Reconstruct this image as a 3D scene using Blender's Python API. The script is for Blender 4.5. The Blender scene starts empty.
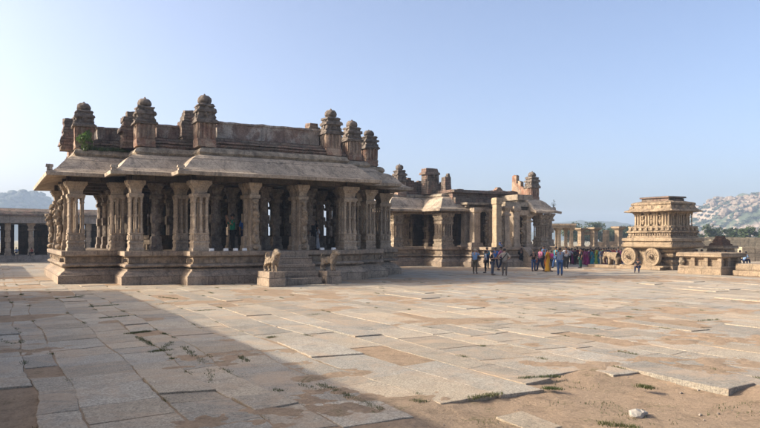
import bpy, bmesh, math, random
from mathutils import Vector, Matrix, noise
R = math.radians
random.seed(7)
scene = bpy.context.scene
COL = scene.collection
# temple axes: u runs along the facades (right and away), w runs away from the viewer
CU, SU = .868, .496
PHI = math.atan2(SU, CU)
F, CX, HY, CH = 674.0, 380.0, 239.0, 2.2      # focal in photo px, centre, horizon row, eye height
def uw2xy(u, w): return (CU*u - SU*w, SU*u + CU*w)
def ground(px, py, z=0.0):
    D = F*(CH-z)/(py-HY); X = (px-CX)/F*D
    return (CU*X + SU*D, -SU*X + CU*D)
def along_w(px, w):                            # the u at which the pixel column meets the plane w
    t = (px-CX)/F; D = w/(-SU*t+CU); X = t*D
    return CU*X + SU*D

# ------------------------------------------------------------------ materials
MATS = {}
def new_mat(name):
    m = bpy.data.materials.new(name); m.use_nodes = True
    nt = m.node_tree; b = nt.nodes['Principled BSDF']
    return m, nt, b
def N(nt, t, **k):
    n = nt.nodes.new(t)
    for a, v in k.items():
        if a in n.inputs.keys(): n.inputs[a].default_value = v
        else: setattr(n, a, v)
    return n
def L(nt, a, b): nt.links.new(a, b)
def coords(nt, rot=-PHI):
    g = N(nt, 'ShaderNodeNewGeometry'); r = N(nt, 'ShaderNodeVectorRotate', rotation_type='Z_AXIS')
    r.inputs['Angle'].default_value = rot
    L(nt, g.outputs['Position'], r.inputs['Vector'])
    return r.outputs['Vector']
def nz(nt, vec, scale, detail=4, rough=.6, dist=0):
    n = N(nt, 'ShaderNodeTexNoise'); n.inputs['Scale'].default_value = scale
    n.inputs['Detail'].default_value = detail; n.inputs['Roughness'].default_value = rough
    n.inputs['Distortion'].default_value = dist
    L(nt, vec, n.inputs['Vector']); return n.outputs['Fac']
def ramp(nt, fac, stops):
    n = N(nt, 'ShaderNodeValToRGB'); e = n.color_ramp.elements
    while len(e) < len(stops): e.new(.5)
    for i, (p, c) in enumerate(stops):
        e[i].position = p; e[i].color = (c, c, c, 1) if isinstance(c, (int, float)) else (*c, 1)
    L(nt, fac, n.inputs['Fac']); return n.outputs['Color']
def mix(nt, fac, a, b, mode='MIX'):
    n = N(nt, 'ShaderNodeMix', data_type='RGBA', blend_type=mode)
    if isinstance(fac, (int, float)): n.inputs[0].default_value = fac
    else: L(nt, fac, n.inputs[0])
    for i, v in ((6, a), (7, b)):
        if isinstance(v, tuple): n.inputs[i].default_value = (*v, 1)
        else: L(nt, v, n.inputs[i])
    return n.outputs[2]
def math_(nt, op, a, b=None):
    n = N(nt, 'ShaderNodeMath', operation=op)
    for i, v in enumerate((a, b)):
        if v is None: continue
        if isinstance(v, (int, float)): n.inputs[i].default_value = v
        else: L(nt, v, n.inputs[i])
    return n.outputs[0]

def stone(name, base, alt, dark, dark_amt=.5, block=None, relief=.5, red=None, bumpd=.03, carve=0, streak=1.0):
    """weathered granite: two tones, dark lichen and rain stains, block joints, worn or carved relief with shade painted into the carved hollows"""
    m, nt, b = new_mat(name)
    v = coords(nt)
    big = nz(nt, v, .45, 5, .62, .4); med = nz(nt, v, 2.3, 6, .65); fine = nz(nt, v, 14, 5, .7); grain = nz(nt, v, 60, 2, .6)
    col = mix(nt, ramp(nt, big, [(.36, 0), (.62, 1)]), base, alt)
    if red:
        rr = nz(nt, v, 1.1, 5, .7, .6)
        col = mix(nt, ramp(nt, rr, [(.47, 0), (.58, 1)]), col, red)
    col = mix(nt, .55, col, ramp(nt, med, [(.3, .45), (.5, 1.0), (.72, 1.35)]), 'MULTIPLY')
    col = mix(nt, .7, col, ramp(nt, fine, [(.34, .45), (.55, 1.0), (.8, 1.3)]), 'MULTIPLY')
    # rain streaks: noise stretched in z
    mp = N(nt, 'ShaderNodeMapping'); mp.inputs['Scale'].default_value = (1.6, 1.6, .22); L(nt, v, mp.inputs['Vector'])
    st = nz(nt, mp.outputs['Vector'], 1.5, 6, .7, .3)
    st2 = nz(nt, v, .9, 7, .75, .8)
    dk = math_(nt, 'MAXIMUM', math_(nt, 'MULTIPLY', ramp(nt, st, [(.52, 0), (.68, 1)]), streak), ramp(nt, st2, [(.55, 0), (.68, 1)]))
    dk = math_(nt, 'MULTIPLY', dk, dark_amt)
    col = mix(nt, dk, col, dark)
    h = math_(nt, 'ADD', math_(nt, 'MULTIPLY', med, relief), math_(nt, 'MULTIPLY', fine, relief*.6))
    if block:
        sx = N(nt, 'ShaderNodeSeparateXYZ'); L(nt, v, sx.inputs[0])
        cx = N(nt, 'ShaderNodeCombineXYZ'); L(nt, math_(nt, 'ADD', sx.outputs[0], sx.outputs[1]), cx.inputs[0]); L(nt, sx.outputs[2], cx.inputs[1])
        # wobble the joints a little
        wob = N(nt, 'ShaderNodeVectorMath', operation='ADD'); L(nt, cx.outputs[0], wob.inputs[0])
        sc = N(nt, 'ShaderNodeVectorMath', operation='SCALE'); nn = N(nt, 'ShaderNodeTexNoise'); nn.inputs['Scale'].default_value = 2.0
        L(nt, v, nn.inputs['Vector']); L(nt, nn.outputs['Color'], sc.inputs[0]); sc.inputs['Scale'].default_value = block[2] if len(block) > 2 else .06
        L(nt, sc.outputs[0], wob.inputs[1])
        br = N(nt, 'ShaderNodeTexBrick'); L(nt, wob.outputs[0], br.inputs['Vector'])
        br.inputs['Scale'].default_value = 1.0; br.inputs['Brick Width'].default_value = block[0]; br.inputs['Row Height'].default_value = block[1]
        br.inputs['Mortar Size'].default_value = .012; br.inputs['Mortar Smooth'].default_value = .3
        br.inputs['Color1'].default_value = (.8, .8, .8, 1); br.inputs['Color2'].default_value = (1.12, 1.1, 1.08, 1); br.inputs['Mortar'].default_value = (.28, .26, .24, 1)
        col = mix(nt, .75, col, br.outputs['Color'], 'MULTIPLY')
        h = math_(nt, 'SUBTRACT', h, math_(nt, 'MULTIPLY', br.outputs['Fac'], .8))
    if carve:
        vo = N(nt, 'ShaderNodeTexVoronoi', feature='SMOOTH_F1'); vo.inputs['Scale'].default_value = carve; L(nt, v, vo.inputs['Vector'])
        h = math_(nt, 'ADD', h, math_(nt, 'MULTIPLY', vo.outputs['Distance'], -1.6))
        col = mix(nt, .75, col, ramp(nt, vo.outputs['Distance'], [(.0, 1.2), (.45, .95), (.75, .45)]), 'MULTIPLY')  # carved hollows painted darker, their shade put into the colour
    h = math_(nt, 'ADD', h, math_(nt, 'MULTIPLY', grain, .08))
    bp = N(nt, 'ShaderNodeBump'); bp.inputs['Strength'].default_value = .9; bp.inputs['Distance'].default_value = bumpd
    L(nt, h, bp.inputs['Height']); L(nt, bp.outputs[0], b.inputs['Normal'])
    L(nt, col, b.inputs['Base Color']); b.inputs['Roughness'].default_value = .9; b.inputs['Specular IOR Level'].default_value = .2
    MATS[name] = m; return m
DK = (.045, .038, .034)
S_PLAT = stone('granite_plinth', (0.375, 0.291, 0.208), (0.302, 0.237, 0.176), DK, .55, (1.5, .41, .04), bumpd=.018)
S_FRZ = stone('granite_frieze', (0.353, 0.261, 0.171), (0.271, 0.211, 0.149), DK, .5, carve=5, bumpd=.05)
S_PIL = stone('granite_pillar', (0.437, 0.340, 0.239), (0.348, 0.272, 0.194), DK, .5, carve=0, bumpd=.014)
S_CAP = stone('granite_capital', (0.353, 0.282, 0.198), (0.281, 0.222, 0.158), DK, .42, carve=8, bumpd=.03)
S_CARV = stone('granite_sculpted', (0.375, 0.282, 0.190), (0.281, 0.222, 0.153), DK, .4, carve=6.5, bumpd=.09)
S_EAVE = stone('granite_eave', (0.447, 0.361, 0.267), (0.385, 0.311, 0.230), (.1, .085, .07), .8, (1.9, .61, .02), relief=.35, bumpd=.02)
S_INP = stone('granite_inner_pillar_shaded', (.26, .21, .165), (.2, .165, .13), (.04, .03, .027), .5, carve=6, bumpd=.04)  # granite toned down, some of the hall's inner shade painted in
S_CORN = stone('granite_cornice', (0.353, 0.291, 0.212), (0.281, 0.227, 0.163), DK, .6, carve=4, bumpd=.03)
S_IN = stone('granite_inside_shaded', (0.119, 0.091, 0.063), (0.083, 0.064, 0.047), (.03, .025, .022), .6, (1.1, .5, .05))  # granite darkened in colour to stand in for interior shade
S_ROOF = stone('sooty_brickwork', (0.208, 0.165, 0.126), (0.145, 0.120, 0.095), (.035, .031, .03), .75, (.6, .16, .1), red=(.22, .145, .11), bumpd=.09)
S_PARA = stone('stained_plaster', (.41, .36, .305), (.28, .24, .2), (.05, .043, .04), .7, None, red=(.24, .17, .135), bumpd=.05, streak=1)
S_TUR = stone('brick_turret', (0.375, 0.277, 0.198), (0.271, 0.204, 0.153), (.05, .045, .042), .6, None, red=(.25, .15, .105), bumpd=.09)
S_TURD = stone('blackened_stucco', (0.208, 0.169, 0.135), (0.135, 0.111, 0.090), (.03, .028, .028), .5, None, bumpd=.05, carve=6)
S_CHAR = stone('chariot_granite', (0.322, 0.240, 0.153), (0.249, 0.185, 0.122), (.05, .04, .03), .65, None, bumpd=.05, carve=6)
S_CHARP = stone('chariot_plain_granite', (0.353, 0.266, 0.171), (0.291, 0.217, 0.140), (.06, .045, .035), .6, None, bumpd=.04)
S_FAR = stone('pale_ruin_granite', (0.343, 0.261, 0.171), (0.281, 0.211, 0.140), (.09, .075, .06), .35, (1.2, .42, .06), bumpd=.04)
S_BRK = stone('ruined_red_brick', (0.208, 0.110, 0.068), (0.145, 0.091, 0.059), (.04, .03, .026), .5, (.3, .1, .05), bumpd=.09)
S_WALLF = stone('sunlit_courtyard_stone', (0.458, 0.371, 0.253), (0.385, 0.311, 0.212), (.12, .1, .08), .3, (1.2, .42, .06), bumpd=.04)  # colour lightened to stand in for sun these wall faces miss
S_LIT = stone('sunlit_granite', (0.437, 0.332, 0.216), (0.375, 0.282, 0.181), DK, .2, None, bumpd=.04)  # paler granite, sunlight painted into the colour of the sunlit pillar
S_BLUE = stone('grey_roof_granite', (0.343, 0.300, 0.253), (0.281, 0.247, 0.208), DK, .4, (1.4, 1.2, .03), bumpd=.03)

def slab_mat(name='paving_granite'):
    m, nt, b = new_mat(name)
    v = coords(nt)
    oi = N(nt, 'ShaderNodeAttribute', attribute_name='tone')
    big = nz(nt, v, .22, 5, .6, .3); med = nz(nt, v, 2.0, 7, .7); fine = nz(nt, v, 11, 6, .75); grain = nz(nt, v, 34, 4, .88)
    col = mix(nt, ramp(nt, big, [(.38, 0), (.62, 1)]), (.37, .312, .228), (.32, .285, .225))
    col = mix(nt, 1.0, col, oi.outputs['Color'], 'MULTIPLY')
    col = mix(nt, .45, col, ramp(nt, med, [(.3, .5), (.5, 1), (.72, 1.3)]), 'MULTIPLY')
    col = mix(nt, .5, col, ramp(nt, fine, [(.3, .6), (.55, 1), (.8, 1.3)]), 'MULTIPLY')
    col = mix(nt, .75, col, ramp(nt, grain, [(.36, .25), (.5, 1), (.66, 1.65)]), 'MULTIPLY')
    # thin sandy dust lying on the stone
    sd = nz(nt, v, .8, 7, .75, .7)
    col = mix(nt, math_(nt, 'MULTIPLY', ramp(nt, sd, [(.47, 0), (.66, 1)]), .7), col, (.43, .31, .2))
    dkn = nz(nt, v, 1.3, 7, .8, .9)
    col = mix(nt, math_(nt, 'MULTIPLY', ramp(nt, dkn, [(.57, 0), (.7, 1)]), .5), col, (.13, .11, .09))
    h = math_(nt, 'ADD', math_(nt, 'MULTIPLY', med, .9), math_(nt, 'MULTIPLY', fine, .55))
    h = math_(nt, 'ADD', h, math_(nt, 'MULTIPLY', grain, .2))
    bp = N(nt, 'ShaderNodeBump'); bp.inputs['Strength'].default_value = .8; bp.inputs['Distance'].default_value = .02
    L(nt, h, bp.inputs['Height']); L(nt, bp.outputs[0], b.inputs['Normal'])
    L(nt, col, b.inputs['Base Color']); b.inputs['Roughness'].default_value = .82; b.inputs['Specular IOR Level'].default_value = .3
    return m
M_SLAB = slab_mat()
def dirt_mat():
    m, nt, b = new_mat('sandy_earth')
    v = coords(nt)
    big = nz(nt, v, .3, 5, .65, .4); med = nz(nt, v, 3, 7, .75, .3); fine = nz(nt, v, 22, 5, .8)
    col = mix(nt, ramp(nt, big, [(.35, 0), (.65, 1)]), (.40, .285, .185), (.35, .26, .175))
    col = mix(nt, .7, col, ramp(nt, med, [(.28, .5), (.5, 1), (.75, 1.25)]), 'MULTIPLY')
    col = mix(nt, .6, col, ramp(nt, fine, [(.3, .5), (.55, 1), (.75, 1.4)]), 'MULTIPLY')
    gr = nz(nt, v, 1.7, 8, .85, .5)
    col = mix(nt, math_(nt, 'MULTIPLY', ramp(nt, gr, [(.56, 0), (.64, 1)]), .6), col, (.11, .11, .045))
    h = math_(nt, 'ADD', med, math_(nt, 'MULTIPLY', fine, .6))
    bp = N(nt, 'ShaderNodeBump'); bp.inputs['Strength'].default_value = 1; bp.inputs['Distance'].default_value = .05
    L(nt, h, bp.inputs['Height']); L(nt, bp.outputs[0], b.inputs['Normal'])
    L(nt, col, b.inputs['Base Color']); b.inputs['Roughness'].default_value = .95; b.inputs['Specular IOR Level'].default_value = .1
    return m
M_DIRT = dirt_mat()
def plain(name, c, rough=.8, var=.25, scale=12, trans=0):
    m, nt, b = new_mat(name)
    v = coords(nt); n = nz(nt, v, scale, 4, .6)
    col = mix(nt, 1.0, c, ramp(nt, n, [(.3, 1-var), (.7, 1+var)]), 'MULTIPLY')
    L(nt, col, b.inputs['Base Color']); b.inputs['Roughness'].default_value = rough; b.inputs['Specular IOR Level'].default_value = .25
    return m
def leaf_mat(name, a, c):
    m, nt, b = new_mat(name)
    v = coords(nt); n = nz(nt, v, .9, 4, .6); n2 = nz(nt, v, 9, 2, .6)
    col = mix(nt, ramp(nt, n, [(.38, 0), (.62, 1)]), a, c)
    col = mix(nt, .6, col, ramp(nt, n2, [(.3, .6), (.7, 1.4)]), 'MULTIPLY')
    L(nt, col, b.inputs['Base Color']); b.inputs['Roughness'].default_value = .6
    out = nt.nodes['Material Output']; tr = N(nt, 'ShaderNodeBsdfTranslucent'); L(nt, col, tr.inputs['Color'])
    mx = N(nt, 'ShaderNodeMixShader'); mx.inputs[0].default_value = .3
    L(nt, b.outputs[0], mx.inputs[1]); L(nt, tr.outputs[0], mx.inputs[2]); L(nt, mx.outputs[0], out.inputs['Surface'])
    return m
M_GRASS = leaf_mat('dry_green_grass', (.06, .085, .025), (.12, .12, .045))
M_LEAF = leaf_mat('dark_tree_leaves', (.035, .055, .02), (.06, .08, .03))
M_LEAF2 = leaf_mat('bright_leaves', (.07, .13, .02), (.11, .17, .04))
M_LEAF3 = leaf_mat('olive_leaves', (.045, .075, .018), (.065, .095, .03))
M_BARK = plain('bark', (.1, .075, .055), .9)

# ------------------------------------------------------------------ mesh building in the (u, w, z) frame
class MB:
    def __init__(s): s.v = []; s.f = []
    def add(s, vs, fs):
        o = len(s.v); s.v += [tuple(p) for p in vs]; s.f += [tuple(i+o for i in f) for f in fs]; return s
    def box(s, x0, x1, y0, y1, z0, z1, t=0.0):
        vs = [(x0, y0, z0), (x1, y0, z0), (x1, y1, z0), (x0, y1, z0),
              (x0+t, y0+t, z1), (x1-t, y0+t, z1), (x1-t, y1-t, z1), (x0+t, y1-t, z1)]
        return s.add(vs, [(0, 3, 2, 1), (4, 5, 6, 7), (0, 1, 5, 4), (1, 2, 6, 5), (2, 3, 7, 6), (3, 0, 4, 7)])
    def cbox(s, cx, cy, hx, hy, z0, z1, t=0.0): return s.box(cx-hx, cx+hx, cy-hy, cy+hy, z0, z1, t)
    def lathe(s, cx, cy, prof, n=8, rot=None, sq=False):
        rot = math.pi/n if rot is None else rot
        k = 1/math.cos(math.pi/n) if sq else 1
        vs = []; fs = []
        for r, z in prof:
            for i in range(n):
                a = 2*math.pi*i/n + rot; vs.append((cx+r*k*math.cos(a), cy+r*k*math.sin(a), z))
        m = len(prof)
        for j in range(m-1):
            for i in range(n): fs.append((j*n+i, j*n+(i+1) % n, (j+1)*n+(i+1) % n, (j+1)*n+i))
        fs.append(tuple(range(n-1, -1, -1))); fs.append(tuple((m-1)*n+i for i in range(n)))
        return s.add(vs, fs)
    def sq(s, cx, cy, prof): return s.lathe(cx, cy, prof, 4, math.pi/4, True)
    def ell(s, cx, cy, cz, rx, ry, rz, n=10, m=7, tilt=0):
        vs = []; fs = []
        for j in range(m+1):
            th = math.pi*j/m
            for i in range(n):
                a = 2*math.pi*i/n
                x = rx*math.sin(th)*math.cos(a); y = ry*math.sin(th)*math.sin(a); z = rz*math.cos(th)
                x, z = x*math.cos(tilt)+z*math.sin(tilt), -x*math.sin(tilt)+z*math.cos(tilt)
                vs.append((cx+x, cy+y, cz+z))
        for j in range(m):
            for i in range(n): fs.append((j*n+i, (j+1)*n+i, (j+1)*n+(i+1) % n, j*n+(i+1) % n))
        return s.add(vs, fs)
    def tube(s, p0, p1, r0, r1, n=8):
        p0 = Vector(p0); p1 = Vector(p1); d = (p1-p0).normalized(); a = d.orthogonal().normalized(); b = d.cross(a)
        vs = [p0+(a*math.cos(t)+b*math.sin(t))*r0 for t in [2*math.pi*i/n for i in range(n)]]
        vs += [p1+(a*math.cos(t)+b*math.sin(t))*r1 for t in [2*math.pi*i/n for i in range(n)]]
        fs = [(i, (i+1) % n, n+(i+1) % n, n+i) for i in range(n)] + [tuple(range(n-1, -1, -1)), tuple(range(n, 2*n))]
        return s.add(vs, fs)
    def sweep(s, outline, prof, step=.5, closed=True, cap=True):
        """outline: axis-aligned polygon, counter-clockwise; prof: (inset, z) from bottom to top; mitred corners"""
        n = len(outline)
        def off(ins):
            pts = []
            for i in range(n):
                p, a, c = outline[i], outline[i-1], outline[(i+1) % n]
                d1 = Vector((p[0]-a[0], p[1]-a[1])).normalized(); d2 = Vector((c[0]-p[0], c[1]-p[1])).normalized()
                n1 = Vector((-d1.y, d1.x)); n2 = Vector((-d2.y, d2.x))
                pts.append((p[0]+(n1.x+n2.x)*ins, p[1]+(n1.y+n2.y)*ins) if abs(d1.dot(d2)) < .9 else (p[0]+n1.x*ins, p[1]+n1.y*ins))
            return pts
        segs = [max(1, int(round(math.dist(outline[i], outline[(i+1) % n])/step))) for i in range(n)]
        rings = []
        for ins, z in prof:
            pts = off(ins); r = []
            for i in range(n):
                a, c = pts[i], pts[(i+1) % n]
                for k in range(segs[i]):
                    t = k/segs[i]; r.append((a[0]+(c[0]-a[0])*t, a[1]+(c[1]-a[1])*t, z))
            rings.append(r)
        m = len(rings[0]); vs = [p for r in rings for p in r]; fs = []
        for j in range(len(rings)-1):
            for i in range(m): fs.append((j*m+i, j*m+(i+1) % m, (j+1)*m+(i+1) % m, (j+1)*m+i))
        if cap: fs.append(tuple((len(rings)-1)*m+i for i in range(m))); fs.append(tuple(range(m-1, -1, -1)))
        return s.add(vs, fs)
    def rough(s, amp=.02, freq=1.3, zs=.6):
        out = []
        for p in s.v:
            q = Vector(p); d = noise.noise_vector(q*freq)*amp + noise.noise_vector(q*freq*3.7+Vector((9, 3, 1)))*amp*.5
            out.append((p[0]+d.x, p[1]+d.y, p[2]+d.z*zs))
        s.v = out; return s
    def build(s, name, mat, parent=None, O=(0, 0, 0), bev=0, smooth=False, sub=0, disp=0, dscale=.4):
        me = bpy.data.meshes.new(name)
        me.from_pydata([(x-O[0], y-O[1], z-O[2]) for x, y, z in s.v], [], s.f); me.validate()
        me.materials.append(mat)
        o = bpy.data.objects.new(name, me); COL.objects.link(o)
        if parent: o.parent = parent
        else: o.rotation_euler.z = PHI; x, y = uw2xy(O[0], O[1]); o.location = (x, y, O[2])
        if smooth: me.polygons.foreach_set('use_smooth', [True]*len(me.polygons))
        if sub:
            m = o.modifiers.new('s', 'SUBSURF'); m.subdivision_type = 'CATMULL_CLARK' if smooth else 'SIMPLE'; m.levels = m.render_levels = sub
        if disp:
            t = bpy.data.textures.new('carving', 'CLOUDS'); t.noise_scale = dscale; t.noise_depth = 3
            m = o.modifiers.new('d', 'DISPLACE'); m.texture = t; m.strength = disp; m.mid_level = .5; m.texture_coords = 'GLOBAL'
        if bev:
            m = o.modifiers.new('b', 'BEVEL'); m.width = bev; m.segments = 1; m.limit_method = 'ANGLE'; m.angle_limit = R(40)
        return o
def tag(o, label=None, cat=None, group=None, kind=None):
    if label: o['label'] = label
    if cat: o['category'] = cat
    if group: o['group'] = group
    if kind: o['kind'] = kind
    return o
def empty(name, O, label, cat, group=None, rz=PHI, frame=True):
    o = bpy.data.objects.new(name, None); COL.objects.link(o)
    x, y = uw2xy(O[0], O[1]) if frame else (O[0], O[1])
    o.location = (x, y, O[2]); o.rotation_euler.z = rz; o.empty_display_size = .3
    return tag(o, label, cat, group)
def kids(o): return [c for c in bpy.data.objects if c.parent == o]
def copy_tree(o, parent=None, loc=None):
    c = o.copy(); COL.objects.link(c)
    if parent: c.parent = parent
    if loc is not None: c.location = loc
    for ch in kids(o): copy_tree(ch, c)
    return c

# ------------------------------------------------------------------ camera, sun, sky
cam_d = bpy.data.cameras.new('camera'); cam = bpy.data.objects.new('camera', cam_d); COL.objects.link(cam)
cam.location = (0, 0, CH); cam.rotation_euler = (R(90), 0, 0)
cam_d.sensor_width = 36; cam_d.lens = 36*F/760; cam_d.shift_y = (HY-214)/760
cam_d.clip_end = 12000; cam_d.clip_start = .1
scene.camera = cam
SUN_EL, SUN_AZ = 26.5, 92.0       # azimuth: degrees to the left of the view direction
sd = Vector((-math.sin(R(SUN_AZ))*math.cos(R(SUN_EL)), math.cos(R(SUN_AZ))*math.cos(R(SUN_EL)), math.sin(R(SUN_EL))))
sl = bpy.data.lights.new('sun', 'SUN'); sl.energy = 2.65; sl.angle = R(.53); sl.color = (1, .9, .76)
so = bpy.data.objects.new('sun', sl); COL.objects.link(so); so.rotation_euler = sd.to_track_quat('Z', 'Y').to_euler(); so.location = (-30, 10, 40)
world = bpy.data.worlds.new('World'); scene.world = world; world.use_nodes = True
wn = world.node_tree; bg = wn.nodes['Background']
sky = wn.nodes.new('ShaderNodeTexSky'); sky.sky_type = 'NISHITA'; sky.sun_disc = False
sky.sun_elevation = R(SUN_EL); sky.sun_rotation = R(-SUN_AZ)
sky.air_density = .54; sky.dust_density = 4.5; sky.ozone_density = .6; sky.altitude = 0
wn.links.new(sky.outputs[0], bg.inputs[0]); bg.inputs[1].default_value = .15
vs_ = scene.view_settings; vs_.view_transform = 'Standard'; vs_.look = 'None'; vs_.gamma = 1; vs_.exposure = 1.26; vs_.use_curve_mapping = False
scene.render.engine = 'CYCLES'
scene.cycles.volume_bounces = 1; scene.cycles.volume_step_rate = 10; scene.cycles.max_bounces = 6

# ------------------------------------------------------------------ pillar and turret makers
def colonnette(mb, x, y, z0, z1, r):
    h = z1-z0
    mb.lathe(x, y, [(r*1.3, z0), (r*1.3, z0+.09*h), (r*.9, z0+.13*h), (r*.85, z0+.45*h), (r*1.15, z0+.47*h), (r*1.15, z0+.51*h), (r*.85, z0+.53*h),
                    (r*.8, z0+.84*h), (r*1.25, z0+.88*h), (r*.9, z0+.92*h), (r*1.3, z1)], 8)
def capital(mb, x, y, hx, z0, z1, reach=.2):
    """stepped corbel that spreads under the beam"""
    h = z1-z0
    mb.sq(x, y, [(hx*1.12, z0), (hx*1.2, z0+.12*h), (hx*1.18, z0+.24*h), (hx*.9, z0+.27*h)])
    mb.sq(x, y, [(hx*.88, z0+.26*h), (hx*.9, z0+.42*h), (hx*1.0, z0+.55*h), (hx*1.25, z0+.72*h), (hx*1.45, z0+.8*h), (hx*1.45, z1)])
    for sx, sy in ((1, 0), (-1, 0), (0, 1), (0, -1)):
        a, b = hx*.42, hx+reach
        for k, (rr, zz) in enumerate(((.55, .62), (.8, .76), (1.0, .88))):
            ex = hx*.9+(b-hx*.9)*rr
            if sx: mb.box(min(0, sx*ex)+x, max(0, sx*ex)+x, y-a, y+a, z0+zz*h, z1-.004*k)
            else: mb.box(x-a, x+a, y+min(0, sy*ex), y+max(0, sy*ex), z0+zz*h, z1-.004*k)
PROTO = {}
def composite(parent, O, x, y, z0, z1, hx=.43, n=2, key=None, detail=True):
    """pillar with a ring of slender colonnettes round a core"""
    key = key or ('comp', round(z1-z0, 2), hx, n)
    if key in PROTO:
        return copy_tree(PROTO[key][0], parent, (x-O[0], y-O[1], z0-O[2]))
    H_ = z1-z0; zb = H_*.26; zc = H_*.76
    m = MB()
    m.sq(0, 0, [(hx*1.1, 0), (hx*1.1, H_*.04), (hx, H_*.05), (hx, H_*.1), (hx*1.06, H_*.105), (hx*1.06, H_*.13), (hx*.96, H_*.14), (hx*.96, zb*.92), (hx*1.05, zb*.94), (hx*1.05, zb)])
    # niches: small raised figures on the pedestal
    for sx, sy in ((0, -1), (-1, 0), (1, 0)):
        for k in (-.55, 0, .55):
            m.cbox(hx*(k if not sx else sx*.99), hx*(k if not sy else sy*.99), .07 if not sx else .05, .05 if not sx else .07, H_*.155, H_*.225, .012)
    core = hx*.25
    m.sq(0, 0, [(core, zb), (core, zc)])
    capital(m, 0, 0, hx*.92, zc, H_)
    ob = m.rough(.006, 3).build('pillar', S_PIL, parent, (0, 0, 0), bev=.012)
    ob.location = (x-O[0], y-O[1], z0-O[2])
    g = hx*.78
    pts = [(-g, -g), (g, -g), (0, -g), (-g, 0), (g, 0), (-g, g), (g, g)] if n >= 2 else [(-g, -g), (g, -g)]
    for (a, b) in pts:
        c = MB(); colonnette(c, a, b, zb, zc, hx*.2)
        c.build('colonnette', S_PIL, ob, (0, 0, 0), smooth=False)
    PROTO[key] = (ob,)
    return ob
def plain_pillar(parent, O, x, y, z0, z1, hx=.3, mat=None, cap=True, seed=0):
    key = ('plain', round(z1-z0, 2), hx, cap, mat.name if mat else '')
    if key in PROTO:
        c = copy_tree(PROTO[key][0], parent, (x-O[0], y-O[1], z0-O[2])); return c
    H_ = z1-z0; m = MB()
    m.sq(0, 0, [(hx*1.25, 0), (hx*1.25, H_*.06), (hx*1.05, H_*.08), (hx*1.05, H_*.2), (hx*.9, H_*.215)])
    m.lathe(0, 0, [(hx*.92, H_*.21), (hx*.92, H_*.42)], 8)
    m.sq(0, 0, [(hx*1.0, H_*.415), (hx*1.0, H_*.55)])
    m.lathe(0, 0, [(hx*.92, H_*.545), (hx*.88, H_*.78)], 8)
    capital(m, 0, 0, hx*.98, H_*.77, H_) if cap else m.sq(0, 0, [(hx, H_*.78), (hx, H_)])
    ob = m.rough(.008, 3).build('pillar', mat or S_PIL, parent, (0, 0, 0), bev=.012)
    ob.location = (x-O[0], y-O[1], z0-O[2])
    PROTO[key] = (ob,)
    return ob
def beast_pillar(parent, O, x, y, z0, z1, hx=.3, face=(0, -1), seed=1):
    """square pillar with a rearing beast and rider carved on one face"""
    rnd = random.Random(seed); H_ = z1-z0; m = MB()
    m.sq(0, 0, [(hx*1.3, 0), (hx*1.3, H_*.07), (hx*1.1, H_*.09), (hx*1.1, H_*.15), (hx*.9, H_*.16), (hx*.85, H_*.78)])
    capital(m, 0, 0, hx*.98, H_*.77, H_)
    ob = m.rough(.01, 3).build('pillar', S_PIL, parent, (0, 0, 0), bev=.012); ob.location = (x-O[0], y-O[1], z0-O[2])
    b = MB(); fx, fy = face
    def e(d, s_, z, a, c, h, **k):      # d outwards, s_ sideways
        rx, ry = (a, c) if abs(fx) > .5 else (c, a)
        b.ell(fx*d - fy*s_, fy*d + fx*s_, z*H_, rx, ry, h*H_, 10, 7)
    b.cbox(fx*hx*1.5, fy*hx*1.5, hx*.85, hx*.85, .0, H_*.1)
    e(hx*1.5, .0, .16, .16, .2, .06); e(hx*1.3, .1, .22, .1, .08, .08); e(hx*1.6, -.1, .2, .1, .08, .09)
    e(hx*1.35, 0, .33, .17, .2, .1); e(hx*1.55, 0, .45, .21, .2, .09); e(hx*1.75, .0, .55, .2, .17, .065)
    e(hx*2.15, 0, .58, .15, .1, .035); e(hx*2.0, .08, .5, .18, .05, .03); e(hx*1.9, -.1, .43, .18, .05, .03)
    e(hx*1.25, 0, .64, .14, .15, .06); e(hx*1.45, 0, .71, .14, .12, .035); e(hx*1.15, 0, .74, .2, .22, .04)
    e(hx*1.3, 0, .25, .08, .22, .12)
    b.rough(.035, 6, 1)
    b.build('carved_beast', S_CARV, ob, (0, 0, 0), smooth=True, sub=1, disp=.055, dscale=.09)
    return ob
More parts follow.
